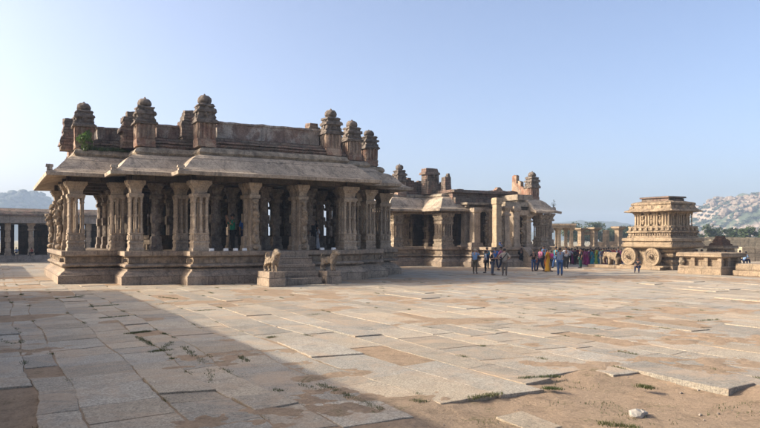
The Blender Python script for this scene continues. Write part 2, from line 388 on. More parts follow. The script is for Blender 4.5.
def turret(parent, O, x, y, z0, s=1.0, hh=1.0, style=0):
    key = ('tur', s, hh, style)
    if key in PROTO:
        return copy_tree(PROTO[key][0], parent, (x-O[0], y-O[1], z0-O[2]))
    h = s*hh; m = MB(); a = .41*s
    m.sq(0, 0, [(a*1.1, -.3), (a*1.1, .1*h), (a*.97, .13*h), (a*.97, 1.0*h)])
    for k in (-.8, -.28, .28, .8):
        for sx, sy in ((0, -1), (-1, 0), (1, 0), (0, 1)):
            px_, py_ = (k*a if not sx else sx*a*.97), (k*a if not sy else sy*a*.97)
            m.cbox(px_, py_, .055*s, .055*s, .13*h, .98*h)
    m.rough(.03*s, 3)
    ob = m.build('turret', S_TUR, parent, (0, 0, 0), bev=.015, sub=2, disp=.1, dscale=.14)
    ob.location = (x-O[0], y-O[1], z0-O[2])
    t = MB()
    t.sq(0, 0, [(a*.95, 1.1*h), (a*1.32, 1.15*h), (a*1.3, 1.25*h), (a*1.08, 1.34*h), (a*1.0, 1.5*h)])
    t.sq(0, 0, [(a*1.0, 1.45*h), (a*1.0, 1.6*h), (a*1.22, 1.64*h), (a*1.18, 1.74*h), (a*.98, 1.8*h)])
    t.sq(0, 0, [(a*.88, 1.75*h), (a*.88, 1.9*h), (a*1.02, 1.93*h), (a*.96, 2.0*h), (a*.7, 2.06*h)])
    for sx, sy in ((0, -1), (-1, 0), (1, 0), (0, 1)):
        for q, (zz, w_) in enumerate(((1.5, .34), (1.8, .28))):
            t.cbox(sx*a*(.95-.12*q), sy*a*(.95-.12*q), a*w_ if not sx else .08, a*w_ if not sy else .08, (zz-.1)*h, (zz+.1)*h, .02)
        t.ell(sx*a*.9, sy*a*.9, 1.47*h, a*.28, a*.28, .12*h, 8, 5)
    for sx in (-1, 1):
        for sy in (-1, 1): t.ell(sx*a*.98, sy*a*.98, 1.4*h, a*.2, a*.2, .1*h, 8, 5); t.ell(sx*a*.8, sy*a*.8, 1.7*h, a*.17, a*.17, .08*h, 8, 5)
    fz_ = lambda z: z if z < 1.0*h else (.9+(z/h-1.1)*(2.54-.9)/(2.54-1.1))*h
    t.v = [(p[0], p[1], fz_(p[2])) for p in t.v]; t.rough(.05*s, 4)
    t.build('tiered_top', S_TURD, ob, (0, 0, 0), sub=2, disp=.13, dscale=.11)
    d = MB(); d.lathe(0, 0, [(a*.6, 1.98*h), (a*.6, 2.08*h), (a*.8, 2.12*h), (a*.84, 2.22*h), (a*.76, 2.34*h), (a*.5, 2.44*h), (a*.14, 2.46*h), (a*.12, 2.5*h), (.01, 2.54*h)], 12)
    d.v = [(p[0], p[1], fz_(p[2])) for p in d.v]; d.rough(.03*s, 4); d.build('finial', S_TURD, ob, (0, 0, 0), smooth=True, disp=.05, dscale=.1)
    PROTO[key] = (ob,)
    return ob
def EAVE(zb, zt, out=.55, inn=.95):
    W = out+inn; h = zt-zb
    return [(inn, zb+.1), (-out*.2, zb-.04), (-out+.05, zb-.15), (-out, zb-.13)] + [(-out-.02+W*a, zb+.03+(h-.03)*b) for a, b in ((0, 0), (.1, .03), (.22, .12), (.33, .25), (.43, .42), (.53, .6), (.64, .77), (.76, .9), (.88, .97), (1.0, 1.0))]
PLINTH = lambda t: [(0, 0), (0, .40*t/1.61), (.05, .43*t/1.61), (.1, .47*t/1.61), (.16, .56*t/1.61), (.3, .66*t/1.61), (.3, .74*t/1.61), (.5, .745*t/1.61), (.5, .83*t/1.61),
                    (.2, .835*t/1.61), (.16, .9*t/1.61), (.22, .97*t/1.61), (.38, 1.0*t/1.61), (.38, 1.3*t/1.61), (.34, 1.32*t/1.61)]
# ------------------------------------------------------------------ MAIN HALL
OM = (12.8, 36.0, 0)
hall = empty('pillared_hall', OM, 'large granite temple hall with front turrets, deep curved eaves and a central stair', 'temple hall')
B0 = [(2.65, 35.9), (5.2, 35.9), (5.2, 33.7), (7.93, 33.7), (7.93, 32.3), (17.7, 32.3), (17.7, 33.7), (19.8, 33.7), (19.8, 35.9), (22.05, 35.9), (22.05, 46.6), (19.8, 46.6), (19.8, 49), (5.2, 49), (5.2, 46.6), (2.65, 46.6)]
PT = 1.61
MB().sweep(B0, PLINTH(PT), .45).rough(.022, 1.6).build('plinth', S_PLAT, hall, OM)
MB().sweep(B0, [(.34, 1.33), (.18, 1.37), (.16, 1.41), (.16, 1.6), (.2, 1.61)], .4).rough(.02, 2.4).build('platform_slab', S_PLAT, hall, OM)
# small blocks along the plinth: panels in the frieze and dentils under the slab
fz = MB().sweep(B0, [(.34, 1.0), (.345, 1.02), (.355, 1.3), (.36, 1.31)], .4)
def along(outline, ins, step, fn, sides=None):
    n = len(outline)
    for i in range(n):
        if sides is not None and i not in sides: continue
        a, b = outline[i], outline[(i+1) % n]; d = Vector((b[0]-a[0], b[1]-a[1])); ln = d.length; d.normalize(); nr = Vector((-d.y, d.x))
        k = max(1, int(ln/step))
        for j in range(k):
            t = (j+.5)/k*ln; fn(a[0]+d.x*t+nr.x*ins, a[1]+d.y*t+nr.y*ins, d, nr)
FRONT = [0, 1, 2, 3, 4, 5, 6, 7, 8, 15]
rf = random.Random(3)
def panel(x, y, d, nr):
    w_ = .09+rf.random()*.05; h0 = 1.05+rf.random()*.04; h1 = 1.24+rf.random()*.04
    fz.box(x-abs(d.x)*w_-abs(nr.x)*.03, x+abs(d.x)*w_+abs(nr.x)*.03, y-abs(d.y)*w_-abs(nr.y)*.03, y+abs(d.y)*w_+abs(nr.y)*.03, h0, h1, .015)
along(B0, .34, .36, panel, FRONT)
def kudu(x, y, d, nr): fz.ell(x, y, .9, .05+abs(d.x)*.07, .05+abs(d.y)*.07, .06, 8, 5)
along(B0, .19, 1.15, kudu, FRONT)
fz.rough(.012, 5).build('carved_frieze', S_FRZ, hall, OM)
# eave, cornice, brick courses, parapet
ZB, ZT = 5.36, 6.36
ev = MB().sweep(B0, EAVE(ZB, ZT), .6)
ev.v = [(x, y, z+(.0)) for x, y, z in ev.v]
ev.rough(.028, .9).build('curved_eave', S_EAVE, hall, OM)
for i_, (cxx, cyy) in enumerate([(2.65, 35.9), (5.2, 33.7), (7.93, 32.3)]):    # raised knobs at the eave corners
    rib = MB(); e_ = (.22, .12, .12)[i_]; rib.cbox(cxx-.4, cyy-.4, .13, .13, ZB-.02, ZB+.08+e_, .02); rib.cbox(cxx-.4, cyy-.4, .17, .12, ZB+.06+e_, ZB+.17+e_, .03)
    rib.rough(.03, 5).build('eave_corner_knob', S_EAVE, hall, OM)
MB().sweep(B0, [(.98, ZT-.25), (.8, ZT+.05), (.75, ZT+.12), (.8, ZT+.24), (.88, ZT+.34), (.98, ZT+.38), (1.5, ZT+.40)], .4).rough(.05, 1.7).build('cornice', S_CORN, hall, OM)
MB().sweep(B0, [(1.1, ZT+.1), (1.08, ZT+.46), (1.02, ZT+.47), (1.02, ZT+.55), (1.16, ZT+.56), (1.16, ZT+.63), (1.06, ZT+.64), (1.08, ZT+.73), (1.24, ZT+.74), (1.24, ZT+.8), (1.3, ZT+.81), (1.34, ZT+.92), (1.7, ZT+.95), (2.6, ZT+1.0)], .28).rough(.055, 2.1).build('brick_courses', S_ROOF, hall, OM, sub=1, disp=.07, dscale=.2)
# roof deck plus the stepped parapet wall (its top edge wavy and broken)
MB().sweep(B0, [(1.9, ZT+.3), (1.9, ZT+1.05)], 1).build('roof_deck', S_ROOF, hall, OM)
pw = MB()
def para(a, b, z1, th=.36, zb=ZT+.9):
    n = max(2, int(math.dist(a, b)/.22)); d = Vector((b[0]-a[0], b[1]-a[1])).normalized(); nr = Vector((-d.y, d.x))*th
    vs = []; fs = []
    for k in range(n+1):
        t = k/n; x = a[0]+(b[0]-a[0])*t; y = a[1]+(b[1]-a[1])*t
        zt = z1 + noise.noise(Vector((x*.9, y*.9, 3)))*.09 + noise.noise(Vector((x*4, y*4, 1)))*.05
        for (px_, py_, z) in ((x, y, zb), (x, y, zb+.45), (x, y, zt-.12), (x-nr.x*.2, y-nr.y*.2, zt-.1), (x-nr.x*.2, y-nr.y*.2, zt), (x+nr.x, y+nr.y, zt), (x+nr.x, y+nr.y, zb)): vs.append((px_, py_, z))
    q = 7
    for k in range(n):
        for j in range(q-1): fs.append((k*q+j, (k+1)*q+j, (k+1)*q+j+1, k*q+j+1))
    fs.append(tuple(range(q-1, -1, -1))); fs.append(tuple(n*q+j for j in range(q)))
    pw.add(vs, fs)
PI_ = 2.0
P = [(2.65+PI_, 46.6), (2.65+PI_, 35.9+PI_), (5.2+PI_, 35.9+PI_), (5.2+PI_, 33.7+PI_), (7.93+PI_, 33.7+PI_), (7.93+PI_, 32.3+PI_), (17.7-PI_, 32.3+PI_), (17.7-PI_, 33.7+PI_), (19.8-PI_, 33.7+PI_), (19.8-PI_, 35.9+PI_), (22.05-PI_, 35.9+PI_), (22.05-PI_, 46.6)]
PZ = [8.05, 8.05, 8.05, 8.1, 8.1, 8.28, 8.3, 8.25, 8.05, 8.05, 7.9]
for i in range(len(P)-1): para(P[i], P[i+1], PZ[i])
para((4.6, 46.6), (21, 46.6), 7.9)
pw.rough(.035, 2.3).build('parapet', S_PARA, hall, OM)
TZ = ZT+.72
for (x, y, s, hh, stl) in ((3.95, 37.4, 1.0, .84, 0), (6.5, 35.1, 1.0, .87, 0), (9.15, 33.75, 1.02, .93, 0), (16.15, 33.75, 1.0, .92, 0), (18.15, 35.1, .98, .85, 0), (20.5, 37.3, .98, .82, 0)):
    turret(hall, OM, x, y, TZ, s, hh, stl)
turret(hall, OM, 3.95, 41.2, TZ, .95, .82, 1)
# ruined brick masses behind the turrets
for (x, y, h, w_) in ((6.25, 37.0, 1.72, .62), (8.95, 35.6, 1.78, .66), (15.55, 34.9, 1.62, .5), (17.6, 36.0, 1.3, .4), (3.5, 39.3, 1.5, .5)):
    n = 7; rm = MB()
    for k in range(n):
        f_ = math.sqrt(max(.05, 1-(k/n)**2.2))*1.0; rm.cbox(x+rf.uniform(-.06, .06), y, w_*f_+rf.uniform(-.05, .08), w_*f_, TZ-.2+k*(h+.2)/n, TZ-.2+(k+1)*(h+.2)/n, .03)
    rm.rough(.07, 3).build('ruined_brick_pier', S_ROOF, hall, OM, sub=2, disp=.16, dscale=.25)
# ceiling and beams
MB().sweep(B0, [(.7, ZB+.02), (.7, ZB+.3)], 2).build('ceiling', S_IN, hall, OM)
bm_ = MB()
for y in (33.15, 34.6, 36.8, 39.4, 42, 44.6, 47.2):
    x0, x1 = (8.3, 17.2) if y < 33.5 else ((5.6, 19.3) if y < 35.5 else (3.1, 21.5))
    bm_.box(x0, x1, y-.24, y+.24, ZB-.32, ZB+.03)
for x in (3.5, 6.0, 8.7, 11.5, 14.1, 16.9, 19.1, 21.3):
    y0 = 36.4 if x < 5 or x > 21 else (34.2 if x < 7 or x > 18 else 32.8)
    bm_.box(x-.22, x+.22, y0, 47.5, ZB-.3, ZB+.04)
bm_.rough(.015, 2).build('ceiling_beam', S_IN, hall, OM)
PZ1 = ZB-.31
# front pillars
for x in (8.72, 16.87): composite(hall, OM, x, 33.15, PT, PZ1, .38)
for x, sd_ in ((11.45, 11), (14.1, 12)):
    plain_pillar(hall, OM, x-.12, 33.6, PT, PZ1, .26)
    beast_pillar(hall, OM, x, 33.05, PT, PZ1, .24, (.0, -1), sd_)
for x in (5.97, 18.98): composite(hall, OM, x, 34.6, PT, PZ1, .32)
composite(hall, OM, 8.25, 35.0, PT, PZ1, .32)
composite(hall, OM, 5.4, 36.4, PT, PZ1, .32)
for x in (3.5, 21.2): composite(hall, OM, x, 36.75, PT, PZ1, .38)
beast_pillar(hall, OM, 3.35, 38.6, PT, PZ1, .3, (-1, 0), 5)
beast_pillar(hall, OM, 3.35, 44.6, PT, PZ1, .3, (-1, 0), 6)
composite(hall, OM, 17.45, 34.9, PT, PZ1, .32); composite(hall, OM, 19.5, 36.7, PT, PZ1, .32)
# inner pillars
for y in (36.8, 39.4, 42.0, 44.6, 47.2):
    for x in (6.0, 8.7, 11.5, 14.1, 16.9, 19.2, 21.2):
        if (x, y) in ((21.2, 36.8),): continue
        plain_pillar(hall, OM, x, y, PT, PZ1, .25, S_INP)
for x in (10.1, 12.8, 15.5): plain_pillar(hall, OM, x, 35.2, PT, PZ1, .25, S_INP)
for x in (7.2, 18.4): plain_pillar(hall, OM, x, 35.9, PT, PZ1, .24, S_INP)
# inner raised floor, inner carved walls at the back
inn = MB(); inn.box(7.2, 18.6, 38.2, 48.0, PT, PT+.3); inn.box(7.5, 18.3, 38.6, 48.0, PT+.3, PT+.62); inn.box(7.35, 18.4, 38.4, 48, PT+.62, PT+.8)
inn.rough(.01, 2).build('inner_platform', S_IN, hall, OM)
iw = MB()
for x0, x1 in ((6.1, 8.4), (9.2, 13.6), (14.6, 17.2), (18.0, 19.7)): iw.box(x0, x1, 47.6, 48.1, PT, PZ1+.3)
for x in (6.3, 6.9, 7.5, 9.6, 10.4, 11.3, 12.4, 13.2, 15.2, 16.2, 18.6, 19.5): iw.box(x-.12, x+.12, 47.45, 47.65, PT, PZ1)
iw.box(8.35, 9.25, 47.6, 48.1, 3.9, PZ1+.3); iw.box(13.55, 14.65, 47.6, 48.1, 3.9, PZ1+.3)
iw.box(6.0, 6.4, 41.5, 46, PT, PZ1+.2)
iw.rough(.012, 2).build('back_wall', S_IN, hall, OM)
# stair
stp = MB()
zs = [.0, .3, .62, .95, 1.28, 1.58]
for k in range(5):
    stp.box(11.85, 13.95, 30.1+k*.42, 32.8, zs[k]-(.02 if k else 0), zs[k+1], 0)
stp.rough(.012, 3).build('stair', S_PLAT, hall, OM, bev=.02)

# stair statues: standing carved beasts on pedestals
def skin_mesh(pts, edges, root=0, sub=2):
    me = bpy.data.meshes.new('t'); me.from_pydata([p[0] for p in pts], edges, []); ob = bpy.data.objects.new('t', me); COL.objects.link(ob)
    md = ob.modifiers.new('k', 'SKIN'); md.use_smooth_shade = True
    for i, p in enumerate(pts):
        sv = me.skin_vertices[0].data[i]; r = p[1]; sv.radius = (r, r) if not isinstance(r, tuple) else r; sv.use_root = (i == root)
    ms = ob.modifiers.new('u', 'SUBSURF'); ms.levels = ms.render_levels = sub
    dg = bpy.context.evaluated_depsgraph_get(); out = bpy.data.meshes.new_from_object(ob.evaluated_get(dg))
    bpy.data.objects.remove(ob); bpy.data.meshes.remove(me)
    out.polygons.foreach_set('use_smooth', [True]*len(out.polygons))
    return out
def beast_mesh(kind):
    # faces -x locally is right; length along +x (head at +x)
    if kind == 'elephant':
        P_ = [((0, 0, .82), (.4, .38)), ((.32, 0, .86), .36), ((-.36, 0, .8), .36), ((.58, 0, 1.0), .27), ((.84, 0, .98), .28), ((1.04, 0, .75), .15), ((1.08, 0, .5), .11), ((1.04, 0, .25), .09), ((.97, 0, .12), .08)]
        E_ = [(0, 1), (0, 2), (1, 3), (3, 4), (4, 5), (5, 6), (6, 7), (7, 8)]
        for sx, at in ((.36, 1), (-.4, 2)):
            for sy in (-1, 1):
                i = len(P_); P_ += [((sx, sy*.2, .5), .19), ((sx, sy*.2, .25), .16), ((sx, sy*.2, .02), .17)]; E_ += [(at, i), (i, i+1), (i+1, i+2)]
        i = len(P_); P_ += [((-.68, 0, .7), .04), ((-.72, 0, .4), .03)]; E_ += [(2, i), (i, i+1)]
        for sy in (-1, 1):
            i = len(P_); P_ += [((.76, sy*.22, .95), .08), ((.68, sy*.3, .8), .07)]; E_ += [(3, i), (i, i+1)]
    else:
        P_ = [((0, 0, .62), (.17, .2)), ((.3, 0, .68), .2), ((-.32, 0, .6), .19), ((.46, 0, .9), .19), ((.55, 0, 1.06), .19), ((.74, 0, 1.02), .12), ((.86, 0, .96), .08)]
        E_ = [(0, 1), (0, 2), (1, 3), (3, 4), (4, 5), (5, 6)]
        for sy in (-1, 1):
            i = len(P_); P_ += [((.36, sy*.13, .42), .1), ((.34, sy*.14, .2), .075), ((.36, sy*.14, .05), .08), ((.46, sy*.14, .04), .06)]; E_ += [(1, i), (i, i+1), (i+1, i+2), (i+2, i+3)]
            i = len(P_); P_ += [((-.3, sy*.14, .38), .12), ((-.42, sy*.14, .2), .07), ((-.36, sy*.14, .05), .08), ((-.26, sy*.14, .04), .06)]; E_ += [(2, i), (i, i+1), (i+1, i+2), (i+2, i+3)]
            i = len(P_); P_ += [((.5, sy*.14, 1.22), .05)]; E_ += [(4, i)]
        i = len(P_); P_ += [((-.5, 0, .72), .05), ((-.48, 0, .95), .045), ((-.36, 0, 1.0), .04)]; E_ += [(2, i), (i, i+1), (i+1, i+2)]
    return skin_mesh(P_, E_)
def statue(name, O, kind, s, rz, label, cat, group=None, ped=None):
    t = empty(name, O, label, cat, group)
    me = beast_mesh(kind); me.materials.clear(); me.materials.append(S_CARV if kind != 'elephant' else S_CHAR)
    o = bpy.data.objects.new('carved_body', me); COL.objects.link(o); o.parent = t; o.scale = (s, s, s); o.rotation_euler.z = rz; o.location.z = ped[2] if ped else 0
    tx = bpy.data.textures.new('wear', 'CLOUDS'); tx.noise_scale = .15; md = o.modifiers.new('d', 'DISPLACE'); md.texture = tx; md.strength = .05; md.texture_coords = 'GLOBAL'
    if ped:
        hx, hy, h = ped; MB().box(-hx, hx, -hy, hy, 0, h*.55, .01).box(-hx*.93, hx*.93, -hy*.95, hy*.95, h*.55, h, .01).rough(.01, 4).build('pedestal', S_PLAT, t, bev=.015)
    return t
statue('beast_statue', (11.3, 30.1, 0), 'lion', .86, R(-75), 'carved stone beast on a block left of the stair', 'statue', 'beast statues flanking the stair', (.42, .82, .68))
statue('beast_statue', (14.5, 30.6, 0), 'lion', .86, R(-60), 'carved stone beast on a block right of the stair', 'statue', 'beast statues flanking the stair', (.42, .7, .62))
# white boxes on the platform edge
wb_m = plain('white_painted_metal', (.75, .75, .73), .5, .1)
WB = None; wl = ['left of the green shirted man on the platform edge', 'right at the feet of the green shirted man', 'in front of the man in blue beside the green shirted man', 'left of the two by the pillar right of the stair', 'right of the two by the pillar right of the stair', 'on the platform edge, leftmost of its row']
for k, (px_, l_) in enumerate(zip((225.8, 235.5, 244.5, 322, 333.5, 211.5), wl)):
    u = along_w(px_, 32.62)
    if WB is None:
        WB = MB().box(-.11, .11, -.09, .09, 0, .13, .01).box(-.09, .09, -.105, -.09, .02, .11).build('floodlight', wb_m, None, (0, 0, 0), bev=.01)
        o = WB
    else: o = WB.copy(); COL.objects.link(o)
    x, y = uw2xy(u, 32.62); o.location = (x, y, PT); o.rotation_euler.z = PHI
    tag(o, 'small white box lamp ' + l_, 'box lamp', 'white box lamps on the platform edge')

# ------------------------------------------------------------------ SECOND HALL
O2 = (34, 46, 0)
hall2 = empty('ruined_hall', O2, 'smaller ruined granite temple hall to the right with broken parapet and one tall end turret', 'temple hall')
B2 = [(27.3, 46.2), (30.5, 46.2), (30.5, 43.65), (32.3, 43.65), (32.3, 42.2), (33.0, 42.2), (33.0, 40.6), (39.6, 40.6), (39.6, 52), (27.3, 52)]
P2 = 1.57
MB().sweep(B2, PLINTH(P2), .45).rough(.03, 1.6).build('plinth', S_PLAT, hall2, O2)
MB().sweep(B2, [(.34, 1.3), (.18, 1.34), (.16, 1.38), (.16, P2-.01), (.2, P2)], .4).rough(.02, 2.4).build('platform_slab', S_PLAT, hall2, O2)
MB().sweep(B2, [(.33, 1.0), (.34, 1.28), (.36, 1.29)], .4).rough(.02, 2.4).build('carved_frieze', S_FRZ, hall2, O2)
Z2B, Z2T = 4.55, 5.62
def eaves_part(poly, zb, zt, name='curved_eave', par=hall2, O=O2):
    MB().sweep(poly, EAVE(zb, zt, .5, .9), .5).rough(.03, 1).build(name, S_EAVE, par, O)
eaves_part([(27.3, 46.2), (30.5, 46.2), (30.5, 43.65), (32.7, 43.65), (32.7, 50), (27.3, 50)], Z2B, Z2T)
m = MB(); pr = [(i_, z_) for i_, z_ in EAVE(4.42, 5.45, .55, .95)]; n_ = len(pr); uL = along_w(531.5, 41.0); vs = []
NS = 10
for k in range(NS+1):
    for (i_, z_) in pr:
        uR = 39.7-i_*.9; u_ = (uL+.25*(.95-i_)*.0)+(uR-uL)*k/NS; vs.append((u_, 41.0+i_, z_+.03*math.sin(k)))
fs = [((k)*n_+j, (k+1)*n_+j, (k+1)*n_+(j+1) % n_, k*n_+(j+1) % n_) for k in range(NS) for j in range(n_)] + [tuple(range(n_-1, -1, -1)), tuple(NS*n_+j for j in range(n_))]
m.add(vs, fs).rough(.05, 1.4).build('broken_eave', S_EAVE, hall2, O2)
m = MB(); m.box(38.8, 40.75, 41.6, 45, 4.36, 4.52, .03); m.box(39.0, 40.4, 41.9, 44.6, 4.5, 4.75, .12); m.ell(40.6, 41.8, 4.66, .2, .2, .22); m.rough(.07, 3).build('eave_tip', S_EAVE, hall2, O2)
c2 = MB()
c2.sweep([(28.1, 47.1), (31.2, 47.1), (31.2, 44.6), (32.6, 44.6), (32.6, 50), (28.1, 50)], [(.1, Z2T-.1), (-.05, Z2T+.05), (0, Z2T+.2), (.2, Z2T+.28), (.5, Z2T+.3)], .4)
c2.box(32.6, 37.3, 43.2, 50, 4.75, 4.95); c2.box(32.4, 34.6, 42.8, 49, 4.95, 5.12); c2.box(35.0, 37.6, 41.3, 49, 4.8, 5.15, .03)
c2.box(36.6, 38.3, 41.7, 46, 5.35, 5.8, .04); c2.box(36.8, 38.4, 42.0, 46, 4.9, 5.4)
c2.rough(.05, 1.5).build('cornice', S_CORN, hall2, O2)
r2 = MB(); r2.box(31.8, 39.2, 44, 51, 5.1, 5.95, .04); r2.box(28.4, 32.4, 47.6, 51, 5.7, 6.15, .05); r2.box(31.9, 37.5, 43.7, 44.3, 5.05, 5.5); r2.box(31.7, 39.0, 43.6, 51, 5.94, 6.15, .05)
for k in range(26):
    x = rf.uniform(31.8, 38.8); r2.cbox(x, 43.75+rf.random()*.5, .15+rf.random()*.3, .2, 6.05, 6.14+rf.random()*.12, .03)
r2.rough(.07, 1.7).build('broken_roof_edge', S_ROOF, hall2, O2, sub=2, disp=.16, dscale=.4)
# parapet fragments
p2 = MB()
def frag(x0, x1, y, hs, zb, th=.35):
    n = len(hs)
    for k, h in enumerate(hs):
        a = x0+(x1-x0)*k/n; b = x0+(x1-x0)*(k+1)/n
        p2.box(a, b, y, y+th, zb, zb+h, .01)
frag(29.2, 31.3, 47.7, [1.25, 1.2, 1.3, 1.1, 1.0, 1.1], 6.0)
frag(31.0, 32.7, 46.2, [1.1, 1.15, 1.1, .9, 1.05], 5.9)
p2.cbox(31.65, 47.0, .62, .4, 5.9, 7.65, .05); p2.cbox(31.65, 47.0, .75, .5, 7.55, 7.75, .03); p2.cbox(31.65, 47.0, .62, .42, 7.72, 8.1, .04)
for k in (-.45, .1, .5): p2.cbox(31.65+k, 46.6, .1, .1, 6, 7.6)
p2.cbox(32.35, 45.6, .36, .4, 5.9, 7.3, .08); p2.cbox(32.5, 45.6, .16, .2, 7.3, 7.6, .08)
p2.rough(.06, 2.6).build('ruined_parapet', S_ROOF, hall2, O2, sub=1, disp=.14, dscale=.3)
p3 = MB()
def wally(x, ys, zb, prof, th=.35):
    for k in range(len(prof)):
        a = ys[0]+(ys[1]-ys[0])*k/len(prof); b = ys[0]+(ys[1]-ys[0])*(k+1)/len(prof); p3.box(x, x+th, min(a, b), max(a, b), zb, zb+prof[k], .008)
wally(38.35, (44.4, 42.4), 5.85, [1.75, 1.8, 1.75, 1.05, 1.25, 1.2, .75, .7, .68, .75, .95])
p3.rough(.04, 3).build('ruined_side_parapet', stone('sunlit_plaster', (.36, .27, .19), (.28, .215, .155), DK, .35, None, red=(.26, .14, .09), bumpd=.05), hall2, O2, sub=1, disp=.08, dscale=.3)
turret(hall2, O2, along_w(532, 42.4), 42.4, 5.6, .95, .93, 2)
turret(hall2, O2, 29.0, 47.5, 6.0, .95, 1.0, 2)
st2 = MB(); st2.cbox(36.4, 43.9, .35, .25, 6.1, 6.35, .05).cbox(36.4, 43.9, .22, .2, 6.35, 6.5, .06); st2.rough(.04, 4).build('loose_roof_stub', S_TUR, hall2, O2)
# ceilings, beams, inner back
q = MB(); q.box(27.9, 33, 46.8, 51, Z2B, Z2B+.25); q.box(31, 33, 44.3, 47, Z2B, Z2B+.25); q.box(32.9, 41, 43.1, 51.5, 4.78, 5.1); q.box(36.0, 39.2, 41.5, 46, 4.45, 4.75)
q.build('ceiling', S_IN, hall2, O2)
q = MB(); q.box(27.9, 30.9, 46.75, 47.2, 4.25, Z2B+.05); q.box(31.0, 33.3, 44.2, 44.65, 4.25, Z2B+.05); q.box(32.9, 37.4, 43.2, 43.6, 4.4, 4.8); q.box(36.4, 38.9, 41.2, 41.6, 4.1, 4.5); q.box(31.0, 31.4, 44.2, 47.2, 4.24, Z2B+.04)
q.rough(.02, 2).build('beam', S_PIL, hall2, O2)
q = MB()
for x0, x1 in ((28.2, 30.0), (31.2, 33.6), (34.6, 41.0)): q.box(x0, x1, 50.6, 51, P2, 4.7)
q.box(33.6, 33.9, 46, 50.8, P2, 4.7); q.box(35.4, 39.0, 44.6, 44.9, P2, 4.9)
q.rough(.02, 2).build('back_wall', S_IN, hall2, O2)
def bundle(par, O, x, y, z0, z1, hx=.5):
    key = ('bundle', round(z1-z0, 2), hx)
    if key in PROTO: return copy_tree(PROTO[key][0], par, (x-O[0], y-O[1], z0-O[2]))
    H_ = z1-z0; m = MB()
    m.sq(0, 0, [(hx*1.12, 0), (hx*1.12, H_*.08), (hx, H_*.09), (hx, H_*.16), (hx*1.08, H_*.17), (hx*1.08, H_*.22), (hx*.95, H_*.23), (hx*.95, H_*.29)])
    m.sq(0, 0, [(hx*.62, H_*.28), (hx*.62, H_*.68)])
    m.sq(0, 0, [(hx*.98, H_*.66), (hx*1.05, H_*.7), (hx*.98, H_*.74), (hx*1.0, H_*.86), (hx*1.12, H_*.88), (hx*1.2, H_)])
    for k in range(7): m.ell((-1+k/3)*hx*.9, -hx*1.0, H_*.8, .07, .06, H_*.05, 7, 5)
    for k in range(7): m.ell(-hx*1.0, (-1+k/3)*hx*.9, H_*.8, .06, .07, H_*.05, 7, 5)
    ob = m.rough(.012, 3).build('pillar', S_CAP, par, (0, 0, 0), bev=.015); ob.location = (x-O[0], y-O[1], z0-O[2])
    for k in range(5):
        t = (-1+k/2)*hx*.82
        for (a, b) in ((t, -hx*.82), (-hx*.82, t)):
            if k == 0 and a != t: continue
            c = MB(); colonnette(c, a, b, H_*.29, H_*.67, hx*.13); c.build('colonnette', S_PIL, ob)
    PROTO[key] = (ob,); return ob
bundle(hall2, O2, 28.3, 46.95, P2, 4.3, .42)
bundle(hall2, O2, 31.3, 44.5, P2, 4.3, .56)
bundle(hall2, O2, 30.0, 48.6, P2, 4.5, .42)
for x, y in ((28.2, 49.5), (31.5, 49.3), (33.0, 47), (29.2, 48.9), (33.2, 49.8), (31.6, 47.0)): plain_pillar(hall2, O2, x, y, P2, 4.55, .26, S_IN)
def slab_pillar(par, O, x, y, z0, z1, hx=.3, mat=None):
    m = MB(); H_ = z1-z0
    m.sq(0, 0, [(hx*1.12, 0), (hx*1.12, H_*.07), (hx, H_*.085), (hx*.97, H_*.4), (hx*.99, H_*.41), (hx*.95, H_*.86), (hx*1.15, H_*.88), (hx*1.2, H_*.95), (hx*1.1, H_)])
    ob = m.rough(.015, 2.5).build('pillar', mat or S_PIL, par, (0, 0, 0), bev=.015); ob.location = (x-O[0], y-O[1], z0-O[2]); return ob
def at2(px_, w, fn, *args, **k): return fn(hall2, O2, along_w(px_, w), w, P2, *args, **k)
at2(465.5, 43.9, slab_pillar, 4.7, .27); at2(475, 42.9, slab_pillar, 4.7, .32); at2(470, 46.5, plain_pillar, 4.6, .3, S_IN)
at2(489.5, 42.9, beast_pillar, 4.6, .22, (-1, 0), 9)
at2(497, 41.05, slab_pillar, 5.4, .27, S_LIT)
at2(505.5, 41.1, beast_pillar, 4.75, .27, (-1, 0), 10)
at2(514.5, 41.3, slab_pillar, 4.8, .32)
at2(521.5, 43.5, plain_pillar, 4.6, .28, S_IN); at2(483, 47, plain_pillar, 4.6, .3, S_IN); at2(501, 45, plain_pillar, 4.6, .3, S_IN)
at2(527, 41.5, beast_pillar, 4.15, .27, (-1, 0), 13)
at2(541, 41.45, bundle, 4.15, .46)
at2(549.5, 43.5, plain_pillar, 4.4, .26)
# sloping fallen stair slab beside the right pavilion
sl_ = MB(); sl_.add([(36.3, 38.9, 0), (37.0, 38.9, 0), (37.0, 40.7, 0), (36.3, 40.7, 0), (36.3, 39.2, .3), (37.0, 39.2, .3), (37.0, 40.7, P2-.02), (36.3, 40.7, P2-.02)], [(0, 3, 2, 1), (4, 5, 6, 7), (0, 1, 5, 4), (1, 2, 6, 5), (2, 3, 7, 6), (3, 0, 4, 7)])
sl_.rough(.03, 2).build('stair_ramp', S_PLAT, hall2, O2)
# low collapsed shelf between its first porch and the tall pillars
q = MB(); q.box(31.9, 33.4, 43.0, 43.6, P2, P2+.14, .02); q.box(32.6, 33.8, 42.5, 43.2, P2, P2+.35, .06); q.rough(.03, 2).build('ledge', S_PLAT, hall2, O2)

